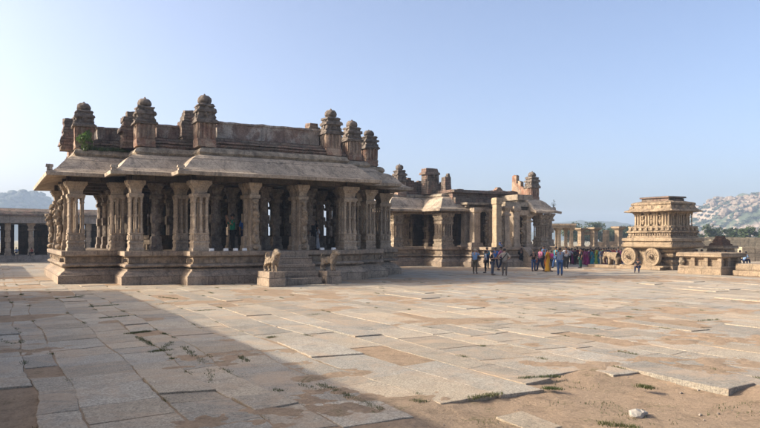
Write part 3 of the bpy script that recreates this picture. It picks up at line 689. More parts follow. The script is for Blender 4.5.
# ------------------------------------------------------------------ STONE CHARIOT
OC = (41.9, 32.2, 0)
ch = empty('stone_chariot', OC, 'carved stone chariot shrine with two big round wheels facing the crowd side', 'stone chariot')
def rect(x0, x1, y0, y1): return [(x0, y0), (x1, y0), (x1, y1), (x0, y1)]
q = MB(); q.box(40.35, 42.2, 31.2, 34.9, 0, .2, .02); q.box(40.5, 42.0, 34.9, 38.0, 0, .22, .03); q.box(40.45, 43.0, 31.0, 34.8, .2, .3)
q.rough(.02, 2).build('low_plinth', S_CHARP, ch, OC, bev=.02)
q = MB(); c_ = rect(40.75, 43.5, 30.35, 34.1)
# waisted dark base under the ledge
q.sweep(c_, [(.45, 0), (.45, .28), (.6, .32), (.62, .5), (.5, .54), (.5, .7), (.75, .75), (.75, .9), (.4, .95), (.35, 1.12), (.45, 1.2), (.2, 1.3), (.15, 1.45), (.3, 1.62)], .3).rough(.015, 3).build('base', S_CHAR, ch, OC)
q = MB(); lg = rect(40.3, 43.9, 30.2, 34.5)
q.sweep(lg, [(.35, 1.52), (.06, 1.6), (.0, 1.66), (.0, 1.82), (.08, 1.85), (.14, 1.98), (.14, 2.02), (.02, 2.05), (.02, 2.22), (.08, 2.27), (.5, 2.3)], .3)
along(lg, .1, .17, lambda x, y, d, nr: q.cbox(x+nr.x*.05, y+nr.y*.05, .05, .05, 1.86, 1.97, .01), [0, 3])
along(lg, .02, .34, lambda x, y, d, nr: q.cbox(x+nr.x*.06, y+nr.y*.06, .08, .08, 2.06, 2.2, .02), [0, 3])
q.rough(.018, 2.5).build('ledge', S_CHARP, ch, OC)
q = MB(); bd = rect(40.6, 43.65, 30.5, 34.2)
q.sweep(bd, [(.0, 2.28), (.0, 2.42), (.12, 2.45), (.12, 2.62), (-.02, 2.66), (-.02, 2.78), (.14, 2.82), (.14, 2.95), (.04, 3.0), (.04, 3.1), (.2, 3.12), (.3, 3.14)], .25)
along(bd, .1, .2, lambda x, y, d, nr: q.cbox(x, y, .055, .055, 2.46, 2.6, .01), [0, 3])
along(bd, .1, .42, lambda x, y, d, nr: q.cbox(x, y, .12, .12, 2.82, 3.06, .05), [0, 3])
q.rough(.02, 3).build('wall_base', S_CHAR, ch, OC)
q = MB(); wl_ = rect(41.14, 43.15, 31.0, 33.7)
q.sweep(wl_, [(.0, 3.1), (.0, 4.15)], .3).rough(.012, 3).build('shrine_wall', S_CHAR, ch, OC)
for k, yy in enumerate((30.95, 31.18, 31.42, 31.9, 32.12, 32.6, 32.84, 33.3, 33.52, 33.74)):
    c = MB(); c.sq(40.98, yy, [(.1, 3.1), (.1, 3.2), (.065, 3.22), (.06, 3.85), (.1, 3.9), (.08, 3.96), (.15, 4.05), (.2, 4.16)]); c.rough(.006, 5).build('pilaster', S_CHARP, ch, OC)
for k, xx in enumerate((41.15, 41.35, 41.75, 41.98, 42.2, 42.45, 42.85, 43.05)):
    c = MB(); c.sq(xx, 30.9, [(.1, 3.1), (.1, 3.2), (.065, 3.22), (.06, 3.85), (.1, 3.9), (.08, 3.96), (.15, 4.05), (.2, 4.16)]); c.rough(.006, 5).build('pilaster', S_CHARP, ch, OC)
c = MB(); c.lathe(43.35, 30.85, [(.06, 3.1), (.04, 3.3), (.04, 3.9), (.08, 4.0), (.12, 4.15)]); c.build('corner_post', S_CHARP, ch, OC)
def relief(fn, name='niche_figure'):
    fg = MB(); fn(fg); fg.rough(.025, 8).build(name, S_CHAR, ch, OC, smooth=True)
for (x, y) in ((40.95, 31.63), (40.95, 32.35), (40.95, 33.08)):
    relief(lambda fg: (fg.ell(x, y, 3.4, .08, .12, .2, 8, 6), fg.ell(x-.02, y, 3.68, .07, .08, .1, 8, 6), fg.ell(x, y-.1, 3.5, .06, .05, .12, 7, 5), fg.ell(x, y+.1, 3.5, .06, .05, .12, 7, 5), fg.ell(x, y, 3.86, .08, .16, .1, 8, 5)))
for (x, y) in ((41.55, 30.92), (42.28, 30.92), (42.65, 30.92)): relief(lambda fg: (fg.ell(x, y, 3.42, .08, .07, .2, 8, 6), fg.ell(x, y-.02, 3.66, .06, .06, .09, 8, 6)))
for y in (31.0, 31.6, 32.35, 33.1, 33.75): relief(lambda fg: fg.ell(40.76, y, 2.88, .1, .13, .15, 8, 6), 'small_roof_motif'); relief(lambda fg: fg.ell(40.74, y, 2.56, .07, .17, .09, 8, 5), 'small_panel')
for x in (41.1, 41.8, 42.5, 43.2): relief(lambda fg: fg.ell(x, 30.68, 2.88, .12, .09, .14, 8, 6), 'small_roof_motif')
relief(lambda fg: fg.cbox(40.8, 33.95, .2, .14, 2.28, 2.62, .04), 'corner_block'); relief(lambda fg: fg.cbox(40.8, 30.75, .14, .14, 2.28, 2.6, .04), 'corner_block')
q = MB(); ro = rect(40.75, 43.45, 30.6, 34.0)
q.sweep(ro, [(.35, 4.05), (.1, 4.12), (-.32, 4.14), (-.36, 4.17), (-.3, 4.24), (-.12, 4.32), (.0, 4.46), (.05, 4.62), (-.02, 4.66), (.0, 4.78), (.15, 4.84), (.7, 4.96)], .2)
q.rough(.04, 2.4).build('curved_eave', S_CHAR, ch, OC, sub=1, disp=.06, dscale=.15)
for y in (30.7, 31.5, 32.3, 33.1, 33.9): MB().ell(40.72, y, 4.44, .09, .2, .16, 8, 5).rough(.03, 6).build('eave_ornament', S_CHARP, ch, OC)
for x in (41.3, 42.1, 42.9): MB().ell(x, 30.58, 4.44, .2, .09, .16, 8, 5).rough(.03, 6).build('eave_ornament', S_CHARP, ch, OC)
q = MB(); q.box(41.25, 43.0, 31.15, 33.5, 4.88, 5.12, .03); q.box(41.15, 43.1, 31.05, 33.6, 5.12, 5.24, .02); q.rough(.04, 2.5).build('roof_slab', S_ROOF, ch, OC, bev=.03)
def wheel(yc, x0=40.42, z=.93, r=.66):
    w_ = MB(); n = 32; prof = [(0, r*.97), (.015, r), (.2, r), (.22, r*.96)]; 
    def disc(m, xa, xb, ra, rb):
        vs = []; fs = []
        for x, rr in ((xa, ra), (xb, rb)):
            for i in range(n): a = 2*math.pi*i/n; vs.append((x, yc+rr*math.cos(a), z+rr*math.sin(a)))
        for i in range(n): fs.append((i, (i+1) % n, n+(i+1) % n, n+i))
        m.add(vs, fs); 
    rings = [(x0+.04, .0), (x0+.04, .3*r), (x0+.0, .32*r), (x0+.0, .4*r), (x0+.04, .42*r), (x0+.04, .72*r), (x0+.0, .75*r), (x0-.01, .97*r), (x0+.02, r), (x0+.24, r), (x0+.26, .95*r), (x0+.26, 0)]
    for a, b in zip(rings, rings[1:]): disc(w_, a[0], b[0], a[1], b[1])
    o = w_.rough(.006, 4).build('wheel', S_CHARP, ch, OC, smooth=False)
    h = MB(); h.tube((x0+.1, yc, z), (x0-.1, yc, z), .2, .16, 12).tube((x0-.1, yc, z), (x0-.34, yc, z), .1, .085, 10); h.rough(.008, 6)
    h.build('axle_hub', S_CHAR, o, OC)
    pt = MB()
    for k in range(16):
        a = 2*math.pi*k/16; pt.ell(x0+.03, yc+.57*r*math.cos(a), z+.57*r*math.sin(a), .03, .07, .07, 6, 4)
    pt.build('carved_petals', S_CHARP, o, OC)
wheel(33.95); wheel(31.95)
MB().cbox(41.2, 33.0, .3, .5, .3, 1.5).rough(.02, 3).build('axle_block', S_CHAR, ch, OC)
for yc in (31.95, 33.95):
    MB().tube((43.5, yc, .93), (43.74, yc, .93), .66, .66, 28).build('far_wheel', S_CHARP, ch, OC)
statue('elephant_statue', (41.0, 35.75, .2), 'elephant', .84, R(100), 'small carved stone elephant standing in front of the chariot wheels', 'statue')
# platform right of the chariot with a ruined brick pedestal
OP = (40, 26.6, 0)
pf = empty('stone_platform', OP, 'low square stone platform with overhanging top slab right of the chariot', 'stone platform')
q = MB(); q.box(37.9, 40.3, 25.0, 28.0, 0, .52, .02); q.rough(.02, 2).build('lower_block', S_FAR, pf, OP, bev=.02, sub=0)
q = MB(); q.sweep(rect(38.0, 40.2, 25.1, 27.95), [(.25, .52), (.25, .95), (.1, 1.0), (.0, 1.08)], .4).rough(.02, 2).build('recessed_side', S_FAR, pf, OP)
for yy in (25.2, 26.1, 27.0, 27.8): MB().cbox(38.12, yy, .1, .14, .52, 1.08, .01).rough(.02, 5).build('bracket', S_FAR, pf, OP)
for xx in (38.9, 39.9): MB().cbox(xx, 25.22, .14, .1, .52, 1.08, .01).rough(.02, 5).build('bracket', S_FAR, pf, OP)
MB().ell(38.02, 27.75, .78, .16, .2, .24).rough(.04, 5).build('corner_carving', S_CARV, pf, OP)
q = MB(); q.sweep(rect(37.85, 40.4, 24.95, 28.05), [(.1, 1.06), (.0, 1.12), (.02, 1.32), (.1, 1.36)], .5).rough(.02, 2).build('top_slab', S_FAR, pf, OP)
O4 = (43, 22.6, 0)
q = MB(); q.box(38.6, 47, 20.5, 24.75, 0, .32, .02); q.box(38.75, 47, 20.7, 24.65, .33, .72, .02); q.rough(.03, 1.5)
tag(q.build('stone_block_terrace', S_FAR, None, O4, bev=.03), 'low terrace of long stone blocks at the right edge below the platform', 'stone terrace')
OB = (46.5, 30.7, 0)
bp_ = empty('brick_ruin', OB, 'crumbling dark red brick stack on a stone pedestal behind the low platform', 'ruin')
q = MB(); q.cbox(46.5, 30.7, 0.85, .8, 0, 1.0, .02); q.cbox(46.5, 30.7, 0.75, .7, 1.0, 1.5, .08); q.cbox(46.5, 30.7, 0.9, .85, 1.5, 1.7, .05); q.rough(.03, 2).build('pedestal', S_FAR, bp_, OB)
q = MB()
for k in range(6): q.cbox(46.5+rf.uniform(-.1, .1), 30.7, .62-.075*k+rf.uniform(-.05, .05), .55-.07*k, 1.7+k*.12, 1.83+k*.12, .02)
q.rough(.05, 3).build('brick_stack', S_BRK, bp_, OB, sub=2, disp=.12, dscale=.2)

# ------------------------------------------------------------------ ruined colonnade behind the crowd, far walls
def ruin_post(px_, top, D, bot=247.3, cap=1, w_=.35, label=''):
    z0 = CH-(bot-HY)*D/F; z1 = CH+(HY-top)*D/F
    X = (px_-CX)/F*D; u, w = CU*X+SU*D, -SU*X+CU*D
    m = MB(); h = z1-z0
    m.sq(0, 0, [(w_*1.1, 0), (w_*1.1, h*.1), (w_*.85, h*.12), (w_*.85, h*.84)])
    if cap: m.sq(0, 0, [(w_*.85, h*.82), (w_*1.5, h*.9), (w_*1.7, h*.92), (w_*1.7, h)])
    else: m.sq(0, 0, [(w_*.85, h*.82), (w_*.8, h)])
    o = m.rough(.03, 3).build('ruined_pillar', S_FAR, None, (0, 0, 0), bev=.03)
    x, y = uw2xy(u, w); o.location = (x, y, z0); tag(o, label, 'pillar', 'roofless stone pillars behind the crowd')
    return u, w
DR = 84
ruin_post(581, 228, DR, cap=1, label='leftmost roofless pillar behind the crowd, next to the broken lintel')
ruin_post(594, 227.5, DR, cap=1, w_=.4, label='capped roofless pillar behind the crowd, third from the chariot')
ruin_post(606, 230, DR, cap=0, w_=.36, label='slim uncapped roofless pillar, second from the chariot')
ruin_post(618.5, 226.5, DR, cap=1, w_=.4, label='tallest capped roofless pillar, nearest the chariot')
# long retaining terrace under them
def slab_between(name, pa, pb, D, ytop, ybot, th, mat, label, cat, zbot=None):
    z1 = CH-(ytop-HY)*D/F; z0 = -.2 if zbot is None else zbot
    xa, xb = (pa-CX)/F*D, (pb-CX)/F*D
    m = MB(); n = max(4, int(abs(xb-xa)/1.2))
    for k in range(n):
        a = xa+(xb-xa)*k/n; b = xa+(xb-xa)*(k+1)/n; m.box(a+.01, b-.01, D, D+th, z0, z1+rf.uniform(-.08, .05), .01)
    m.rough(.04, 1); me = bpy.data.meshes.new(name); me.from_pydata([(x-(xa+xb)/2, y-D, z) for x, y, z in m.v], [], m.f); me.materials.append(mat)
    o = bpy.data.objects.new(name, me); COL.objects.link(o); o.location = ((xa+xb)/2, D, 0); return tag(o, label, cat)
slab_between('terrace_wall', 545, 645, DR-2, 246.5, 262, 5, S_FAR, 'pale stone terrace wall behind the crowd carrying the roofless pillars', 'wall')
bl = slab_between('broken_lintel', 582, 592, DR, 231, 236, .5, S_FAR, 'broken grey carved lintel between the two left roofless pillars', 'lintel', CH+(HY-235)*DR/F)
slab_between('low_parapet', 596, 632, DR+3, 241.5, 247, .5, S_FAR, 'low stone parapet linking the roofless pillars nearest the chariot', 'wall', 1.0)
# small pavilion
OV = ground(561, 262); 
XV = lambda px_, D: ((px_-CX)/F*D)
pvD = 80
pav = bpy.data.objects.new('small_pavilion', None); COL.objects.link(pav); pav.location = (XV(560, pvD), pvD, 1.3); tag(pav, 'small flat roofed stone pavilion between the ruined hall and the roofless pillars', 'pavilion')
m = MB(); m.box(-1.9, 1.75, -.4, 3.0, 2.25, 2.5, .02); m.box(-2.0, 1.85, -.5, 3.1, 2.5, 2.72, .05); m.rough(.04, 1.5).build('roof', S_FAR, pav)
for k, (x, y) in enumerate(((-1.5, 0), (-.1, 0), (1.35, 0), (-1.5, 2.6), (.3, 2.6), (1.4, 2.6))):
    m = MB(); m.sq(x, y, [(.2, -.3), (.16, .2), (.16, 1.85), (.32, 2.1), (.34, 2.25)]); m.rough(.02, 3).build('pillar', S_FAR, pav)
slab_between('far_field_wall', 690, 900, 100, 237.3, 262, .8, S_WALLF, 'long pale courtyard wall below the boulder hill at far right', 'wall')
slab_between('near_field_wall', 742, 900, 66, 247.5, 262, .9, S_WALLF, 'lower pale stone wall at the right edge in front of the long courtyard wall', 'wall')
slab_between('side_field_wall', 640, 720, 96, 240, 262, .8, S_WALLF, 'pale stone wall glimpsed right of the chariot ledge', 'wall')

# ------------------------------------------------------------------ far left colonnade
OL = (4, 75, 0)
lc = empty('colonnade', OL, 'long grey flat roofed stone colonnade at far left behind the main hall', 'colonnade')
q = MB(); q.box(-16, 16, 73.0, 80, 0, .3, .02); q.box(-16, 16, 73.3, 80, .3, .62, .02); q.rough(.02, 1).build('platform', S_BLUE, lc, OL)
q = MB(); q.box(-16, 16, 73.0, 80, 3.72, 4.45, .02); q.rough(.03, .8).build('roof_beam', S_BLUE, lc, OL)
q = MB(); q.sweep(rect(-16, 16, 72.8, 80), [(.0, 4.45), (.1, 4.6), (.5, 4.85), (1.5, 5.1), (2.5, 5.2)], .6).rough(.12, .7).build('roof', S_ROOF, lc, OL)
for k in range(17):
    x = -14.3+k*1.72 + (.15 if k % 3 else -.1)
    plain_pillar(lc, OL, x, 73.7, .62, 3.74, .25, S_PIL, cap=(k % 2 == 0))
for k in range(10): plain_pillar(lc, OL, -13.8+k*2.9, 77, .62, 3.74, .21, S_IN)
q = MB()
for k in range(20):
    x = -15.5+k*1.6; q.box(x, x+1.25, 79.3, 79.7, .6, 3.75)
q.build('back_wall', S_IN, lc, OL)
# grass on top of its roof + shrub and grass on the main hall
def tufts(name, pts, h, spread, n, mat, label, cat=None, kind=None, O=None, wid=.02, parent=None):
    m = MB(); rr = random.Random(5)
    for (u, w, z) in pts:
        for k in range(n):
            a = rr.uniform(0, 6.28); x = u+rr.gauss(0, spread); y = w+rr.gauss(0, spread); hh = h*rr.uniform(.4, 1.2)
            dx, dy = math.cos(a)*wid, math.sin(a)*wid; lx, ly = rr.uniform(-.5, .5)*hh, rr.uniform(-.5, .5)*hh
            m.add([(x-dx, y-dy, z), (x+dx, y+dy, z), (x+lx, y+ly, z+hh)], [(0, 1, 2)])
    o = m.build(name, mat, parent, O or (0, 0, 0)); return tag(o, label, cat, kind=kind)
tufts('roof_grass', [(-12+k*.25, 73.6+random.random()*1.5, 4.75+random.random()*.2) for k in range(110)], .28, .2, 12, leaf_mat('dry_grass', (.14, .13, .06), (.18, .15, .07)), 'patchy dry grass growing on the far left colonnade roof', 'grass', 'stuff')
tufts('ledge_grass', [(3.95+k*.12, 36.83, ZT+.3+random.random()*.08) for k in range(17)], .2, .09, 40, leaf_mat('ledge_green', (.05, .085, .025), (.07, .1, .035)), 'dark green weeds along the roof ledge of the main hall left corner', 'weeds', 'stuff', wid=.03)
def leafy(name, centre, rad, n, size, mat, label, cat, group=None, trunk=None, frame=True, seed=1, clumps=9):
    """leaf clumps through a crown, on a trunk with limbs"""
    rr = random.Random(seed)
    t = empty(name, centre, label, cat, group, rz=0, frame=frame)
    cl = []
    for k in range(clumps):
        a = rr.uniform(0, 6.28); q_ = rr.uniform(.2, .85); cl.append((math.cos(a)*rad[0]*q_, math.sin(a)*rad[1]*q_, rad[2]*rr.uniform(-.7, .9), rr.uniform(.28, .5)))
    z0 = (trunk or 0)+rad[2]
    m = MB()
    for k in range(n):
        c = rr.choice(cl); d = Vector((rr.gauss(0, 1), rr.gauss(0, 1), rr.gauss(0, 1))).normalized()*rr.uniform(.5, 1)
        p = Vector((c[0]+d.x*rad[0]*c[3], c[1]+d.y*rad[1]*c[3], z0+c[2]*.8+d.z*rad[2]*c[3]))
        a = Vector((rr.gauss(0, 1), rr.gauss(0, 1), rr.gauss(0, 1))).normalized(); b = a.orthogonal().normalized()
        s_ = size*rr.uniform(.6, 1.3)
        m.add([p-a*s_, p+b*s_*.5, p+a*s_, p-b*s_*.5], [(0, 1, 2, 3)])
    m.build('crown', mat, t)
    tm = MB(); tr_ = max(.02, rad[0]*.06)
    tm.tube((0, 0, -.05), (0, 0, z0-rad[2]*.3), tr_*1.4, tr_*.8, 7)
    for c in cl: tm.tube((0, 0, z0-rad[2]*.6), (c[0], c[1], z0+c[2]*.8), tr_*.6, tr_*.15, 5)
    tm.build('trunk', M_BARK, t)
    return t
leafy('shrub', (4.05, 36.75, ZT+.2), (.5, .36, .55), 520, .06, M_LEAF2, 'bright green shrub growing from the roof ledge of the main hall', 'shrub', seed=3, trunk=.0)
leafy('sapling', (40.6, 41.8, 4.78), (.3, .3, .35), 60, .05, M_GRASS, 'tiny dry shrub on the right tip of the ruined hall eave', 'shrub', seed=8)

# ------------------------------------------------------------------ off-frame halls at left (their shade falls into the view)
def shade_hall(O, x0, x1, y0, y1, h, label):
    t = empty('side_hall', O, label, 'temple hall')
    MB().box(x0, x1, y0, y1, 0, .9, .02).build('plinth', S_PLAT, t, O)
    MB().box(x0-.3, x1+.0, y0-.3, y1+.0, h-.6, h, .02).build('roof', S_EAVE, t, O)
    MB().box(x0+.6, x1-.5, y0+.6, y1-.5, .9, h-.6).build('wall', S_IN, t, O)
    pp = MB()
    n = int((y1-y0)/3)
    for k in range(n+1): pp_ = MB(); pp_.sq(x1-.3, y0+.3+(y1-y0-.6)*k/n, [(.3, .9), (.25, 1.5), (.25, h-1), (.4, h-.6)]); pp_.build('pillar', S_PIL, t, O)
SH = 5.2/math.tan(R(SUN_EL)); KU = CU*math.sin(R(SUN_AZ))-SU*math.cos(R(SUN_AZ)); KW = SU*math.sin(R(SUN_AZ))+CU*math.cos(R(SUN_AZ))
shade_hall((-15, 20, 0), -26, 4.6-KU*SH, -14, 30.5+KW*SH, 5.2, 'flat roofed pillared hall left of the view shading the paving')
shade_hall((-15, 60, 0), -22, -5.0, 46.5, 66, 3.9, 'lower flat roofed hall left of the view near the colonnade')

# ------------------------------------------------------------------ GROUND
def in_poly(x, y, poly):
    c = False; n = len(poly); j = n-1
    for i in range(n):
        xi, yi = poly[i]; xj, yj = poly[j]
        if ((yi > y) != (yj > y)) and (x < (xj-xi)*(y-yi)/(yj-yi)+xi): c = not c
        j = i
    return c
g_ = lambda l: [ground(a, b) for a, b in l]
HOLES = [g_([(470, 394), (504, 387.5), (531, 397), (560, 388), (528, 376.5), (562, 371), (583, 380), (639, 372), (760, 390), (1100, 435), (1100, 520), (420, 520), (426, 424), (446, 408), (470, 400)]),
         g_([(-60, 397), (26, 393), (24, 415), (30, 440), (-90, 440)]),
         g_([(335, 412), (440, 424), (430, 520), (260, 520), (270, 424)]),
         g_([(172, 305), (186, 303), (190, 306), (176, 308)]), g_([(131, 336), (165, 331), (170, 336), (140, 341)]),
         g_([(710, 349), (760, 352), (770, 356), (716, 353)]), g_([(215, 322.5), (235, 322), (238, 325), (217, 325)])]
FOOT = [B0, B2, rect(40.3, 43.6, 30.3, 38), rect(37.9, 47, 20.5, 28)]
sm = MB(); tones = []
rs = random.Random(11)
def warp(u, w):
    return (u + .16*noise.noise(Vector((w*.33, u*.25, 2))) + .05*noise.noise(Vector((w*1.3, u*.8, 6))), w + .2*noise.noise(Vector((u*.45, w*.2, 11))) + .05*noise.noise(Vector((u*1.7, w*.9, 4))))
def visible(u, w, m=1.5):
    x, y = uw2xy(u, w); return y > 1.2 and abs(x) < y*.60+m+2.5 and y < 72
def slab(u0, u1, w0, w1, z, tx, ty, s0=0, s1=0):
    x, y = uw2xy((u0+u1)/2, (w0+w1)/2); near = y < 17
    g = .004+rs.random()*.009*(1 if rs.random() < .7 else 2.5); u0 += g; u1 -= g; w0 += g; w1 -= g
    pts = []
    def edge(a, b):
        n = max(1, int(math.dist(a, b)/(.16 if near else 1.2)))
        for k in range(n):
            t = k/n; p = [a[0]+(b[0]-a[0])*t, a[1]+(b[1]-a[1])*t]
            j = .014 if near else .02
            pts.append((p[0]+noise.noise(Vector((p[0]*5, p[1]*5, z*40)))*j*2, p[1]+noise.noise(Vector((p[1]*5+7, p[0]*5, z*40)))*j*2))
    c = [warp(u0, w0), warp(u1, w0+s0), warp(u1, w1+s1), warp(u0, w1)]
    for i in range(4): edge(c[i], c[(i+1) % 4])
    cx_, cy_ = warp((u0+u1)/2, (w0+w1)/2)
    def zz(p): return z+(p[0]-cx_)*tx+(p[1]-cy_)*ty
    n = len(pts); vs = [(p[0], p[1], -.16) for p in pts] + [(p[0], p[1], zz(p)-.005) for p in pts]
    ins = lambda p: (cx_+(p[0]-cx_)*(1-.013/(abs(u1-u0)/2+.01)), cy_+(p[1]-cy_)*(1-.013/(abs(w1-w0)/2+.01)))
    vs += [(*ins(p), zz(p)) for p in pts]
    fs = [(i, (i+1) % n, n+(i+1) % n, n+i) for i in range(n)] + [(n+i, n+(i+1) % n, 2*n+(i+1) % n, 2*n+i) for i in range(n)] + [tuple(2*n+i for i in range(n))]
    sm.add(vs, fs)
    tn = rs.uniform(.8, 1.14); wm = rs.uniform(-.035, .035); tones.extend([(tn*(1+wm), tn, tn*(1-wm*1.3), 1)]*len(fs))
u = -30.0; SEAMS = []
while u < 78:
    wd = rs.choice((.5, .58, .66, .72, .8, .9, 1.05)); 
    w = -12-rs.random(); sk0 = 0
    while w < 76:
        left = u < 3.9
        ln = rs.uniform(.6, 1.4) if left else rs.uniform(.9, 2.7)
        cu_, cw_ = u+wd/2, w+ln/2; sk1 = rs.gauss(0, .07)
        if visible(cu_, cw_) and not any(in_poly(cu_, cw_, h) for h in HOLES) and not any(in_poly(cu_, cw_, f_) for f_ in FOOT):
            if rs.random() > .022:
                z = rs.gauss(0, .0018)+noise.noise(Vector((cu_*.15, cw_*.15, 0)))*.02; 
                if rs.random() < .05: z += .024
                wa, wb_ = w, w+ln
                while wb_-wa > .45 and in_poly(cu_, wa+.12, HOLES[0]): wa += .2
                while wb_-wa > .45 and in_poly(cu_, wb_-.12, HOLES[0]): wb_ -= .2
                slab(u, u+wd, wa, wb_, z, rs.gauss(0, .0016), rs.gauss(0, .0012), sk0, sk1)
            SEAMS.append((u, w, ln, wd))
        w += ln; sk0 = sk1
    u += wd
# a few loose slabs lying in the sand
for (a, b, lw, ll) in ((528, 415, .5, .8),):
    cu_, cw_ = ground(a, b); slab(cu_-lw/2, cu_+lw/2, cw_-ll/2, cw_+ll/2, -.075, .02, .03)
pav_o = sm.build('stone_paving', M_SLAB, None, (0, 0, 0)); tag(pav_o, kind='structure')
at = pav_o.data.attributes.new('tone', 'FLOAT_COLOR', 'FACE')
flat = []
for t_ in tones: flat += list(t_)
if len(pav_o.data.polygons) == len(tones): at.data.foreach_set('color', flat)
# sandy earth: sheet that rises over the slabs in drifts
DRIFT = [(20, 350, .9, .7, .07), (34, 408, .35, .35, .06), (28, 396, .3, .5, .05), (270, 420, .8, .4, .07), (190, 424, .3, .2, .05), (330, 395, .5, .4, .06), (140, 300, 1.2, .7, .05), (40, 300, 1.2, .8, .05), (215, 362, .5, .5, .06), (178, 363, .4, .5, .06),
         (310, 402, .8, .4, .08), (450, 404, .45, .3, .07), (300, 345, .4, .5, .055), (340, 372, .7, .3, .06), (430, 322, 1.6, .6, .055), (380, 325, 1.4, .5, .05), (480, 323, 1.6, .6, .05), (640, 325, 2, .5, .055), (600, 320, 1.6, .5, .05), (700, 340, 1.6, .5, .06), (730, 337, 1.5, .6, .055),
         (690, 360, 1.2, .3, .06), (740, 368, 1.2, .3, .06), (440, 300, 2.5, .8, .05), (560, 300, 3, .9, .05), (250, 300, 1.2, .6, .05), (170, 305, .8, .5, .06), (620, 365, 1.2, .25, .055), (310, 378, .4, .5, .06), (225, 340, .3, .5, .06), (520, 345, .9, .3, .05),
         (660, 300, 3, .9, .05), (720, 310, 3, .7, .05), (100, 291, 1.5, .8, .05), (30, 288, 2.5, 1.0, .05), (70, 292, 1.5, 1, .04), (480, 285, 3, .8, .05), (300, 292, 2, .6, .045), (480, 268, 9, 1.4, .06), (430, 269, 5, 1.2, .06), (560, 271, 6, 1.0, .05), (650, 278, 5, 1.5, .06), (720, 280, 5, 1.5, .06), (600, 278, 5, 1.0, .05)]
DR_ = [(*ground(a, b), c, d, e) for a, b, c, d, e in DRIFT]
_OFF = [(0, 0)]+[(r_*math.cos(a_*math.pi/3+r_), r_*math.sin(a_*math.pi/3+r_)) for r_ in (.22, .5) for a_ in range(6)]
def hole_depth(u, w):
    best = 0
    for h in HOLES[:2]:
        if abs(u-h[0][0]) > 40: continue
        best = max(best, sum(in_poly(u+a, w+b, h) for a, b in _OFF)/len(_OFF))
    return best
def dirt_z(u, w):
    z = -.014 + noise.noise(Vector((u*.9, w*.9, 5)))*.009 + noise.noise(Vector((u*3.1, w*3.1, 2)))*.005 + noise.noise(Vector((u*9, w*9, 2)))*.004 + noise.noise(Vector((u*19, w*19, 2)))*.004 + max(0, noise.noise(Vector((u*.33, w*.45, 8)))-.26)*.06 - .085*hole_depth(u, w)
    for (a, b, su, sw_, h) in DR_:
        # su across the view (X), sw_ in depth
        if abs(u-a) < 12 and abs(w-b) < 12:
            dx, dy = uw2xy(u-a, w-b); e = (dx/su)**2+(dy/(sw_*1.6))**2
            if e < 8: z += .42*h*math.exp(-e)*(.55+1.1*noise.noise(Vector((u*2.1, w*2.1, 0)))+.7*noise.noise(Vector((u*6, w*6, 3))))
    return z
def grid(x0, x1, y0, y1, st, mb, fn):
    nx = int((x1-x0)/st)+1; ny = int((y1-y0)/st)+1; vs = []; fs = []
    for j in range(ny):
        for i in range(nx):
            X = x0+i*st; D = y0+j*st; u_, w_ = CU*X+SU*D, -SU*X+CU*D; vs.append((u_, w_, fn(u_, w_)))
    for j in range(ny-1):
        for i in range(nx-1):
            Xc = x0+(i+.5)*st; Dc = y0+(j+.5)*st
            if abs(Xc) < Dc*.6+3: fs.append((j*nx+i, j*nx+i+1, (j+1)*nx+i+1, (j+1)*nx+i))
    mb.add(vs, fs)
dm = MB(); grid(-11.4, 11.4, 2.6, 16.8, .071, dm, dirt_z); 
o = dm.build('sandy_ground', M_DIRT, None, (0, 0, 0), smooth=True); tag(o, kind='structure')
dm = MB(); grid(-42, 42, 16.8, 60.8, .4, dm, lambda a, b: dirt_z(a, b)+.004)
o = dm.build('sandy_ground', M_DIRT, None, (0, 0, 0), smooth=True); tag(o, kind='structure')
m = MB(); m.add([(-6000, -6000, -.17), (6000, -6000, -.17), (6000, 6000, -.17), (-6000, 6000, -.17)], [(0, 1, 2, 3)])
def field_mat():
    m, nt, b = new_mat('far_ground'); v = coords(nt); n = nz(nt, v, .05, 6, .7)
    L(nt, ramp(nt, n, [(.42, (.3, .22, .14)), (.55, (.2, .19, .09))]), b.inputs['Base Color']); b.inputs['Roughness'].default_value = .95; return m
tag(m.build('terrain', field_mat(), None, (0, 0, 0)), kind='structure')
# grass in joints
GP = []
def gline(a, b, n):
    A, B = ground(*a), ground(*b)
    for k in range(n): t = k/n; GP.append((A[0]+(B[0]-A[0])*t+rs.gauss(0, .02), A[1]+(B[1]-A[1])*t+rs.gauss(0, .02), -.01))
for a, b, n in (((67, 298), (84, 296), 26), ((90, 307), (118, 305), 34), ((100, 318.5), (130, 316), 40), ((127, 334), (150, 331), 30), ((137, 337), (153, 346), 26), ((150, 352), (170, 350), 14), ((160, 350), (172, 342), 10), ((183, 347), (205, 364), 20),
                ((157, 305), (190, 300), 10), ((320, 385), (385, 412), 60), ((240, 357), (250, 362), 8), ((412, 402), (424, 402), 14), ((300, 385), (322, 392), 8), ((160, 297), (178, 299), 16), ((197, 311), (214, 310), 12), ((310, 315), (322, 314), 6), ((268, 338), (276, 337), 12), ((275, 390), (282, 392), 6),
                ((300, 285), (330, 285), 6), ((500, 303), (515, 303), 6), ((550, 290), (570, 290), 6), ((700, 321), (720, 319), 8), ((480, 330), (500, 331), 6), ((640, 386), (652, 388), 26), ((520, 378), (560, 376), 18), ((545, 388), (560, 389), 14), ((600, 423), (640, 428), 20), ((470, 398), (500, 393), 16), ((210, 370), (214, 386), 8), ((0, 340), (20, 345), 4)):
    gline(a, b, n)
for (u_, w_, ln, wd) in SEAMS:
    if rs.random() < .34:
        x, y = uw2xy(u_, w_)
        if 4 < y < 36:
            k = rs.randint(2, 9); s0 = rs.random()*ln
            for j in range(k): GP.append((*warp(u_+rs.gauss(0, .01), w_+min(ln, s0+j*.05)), -.02))
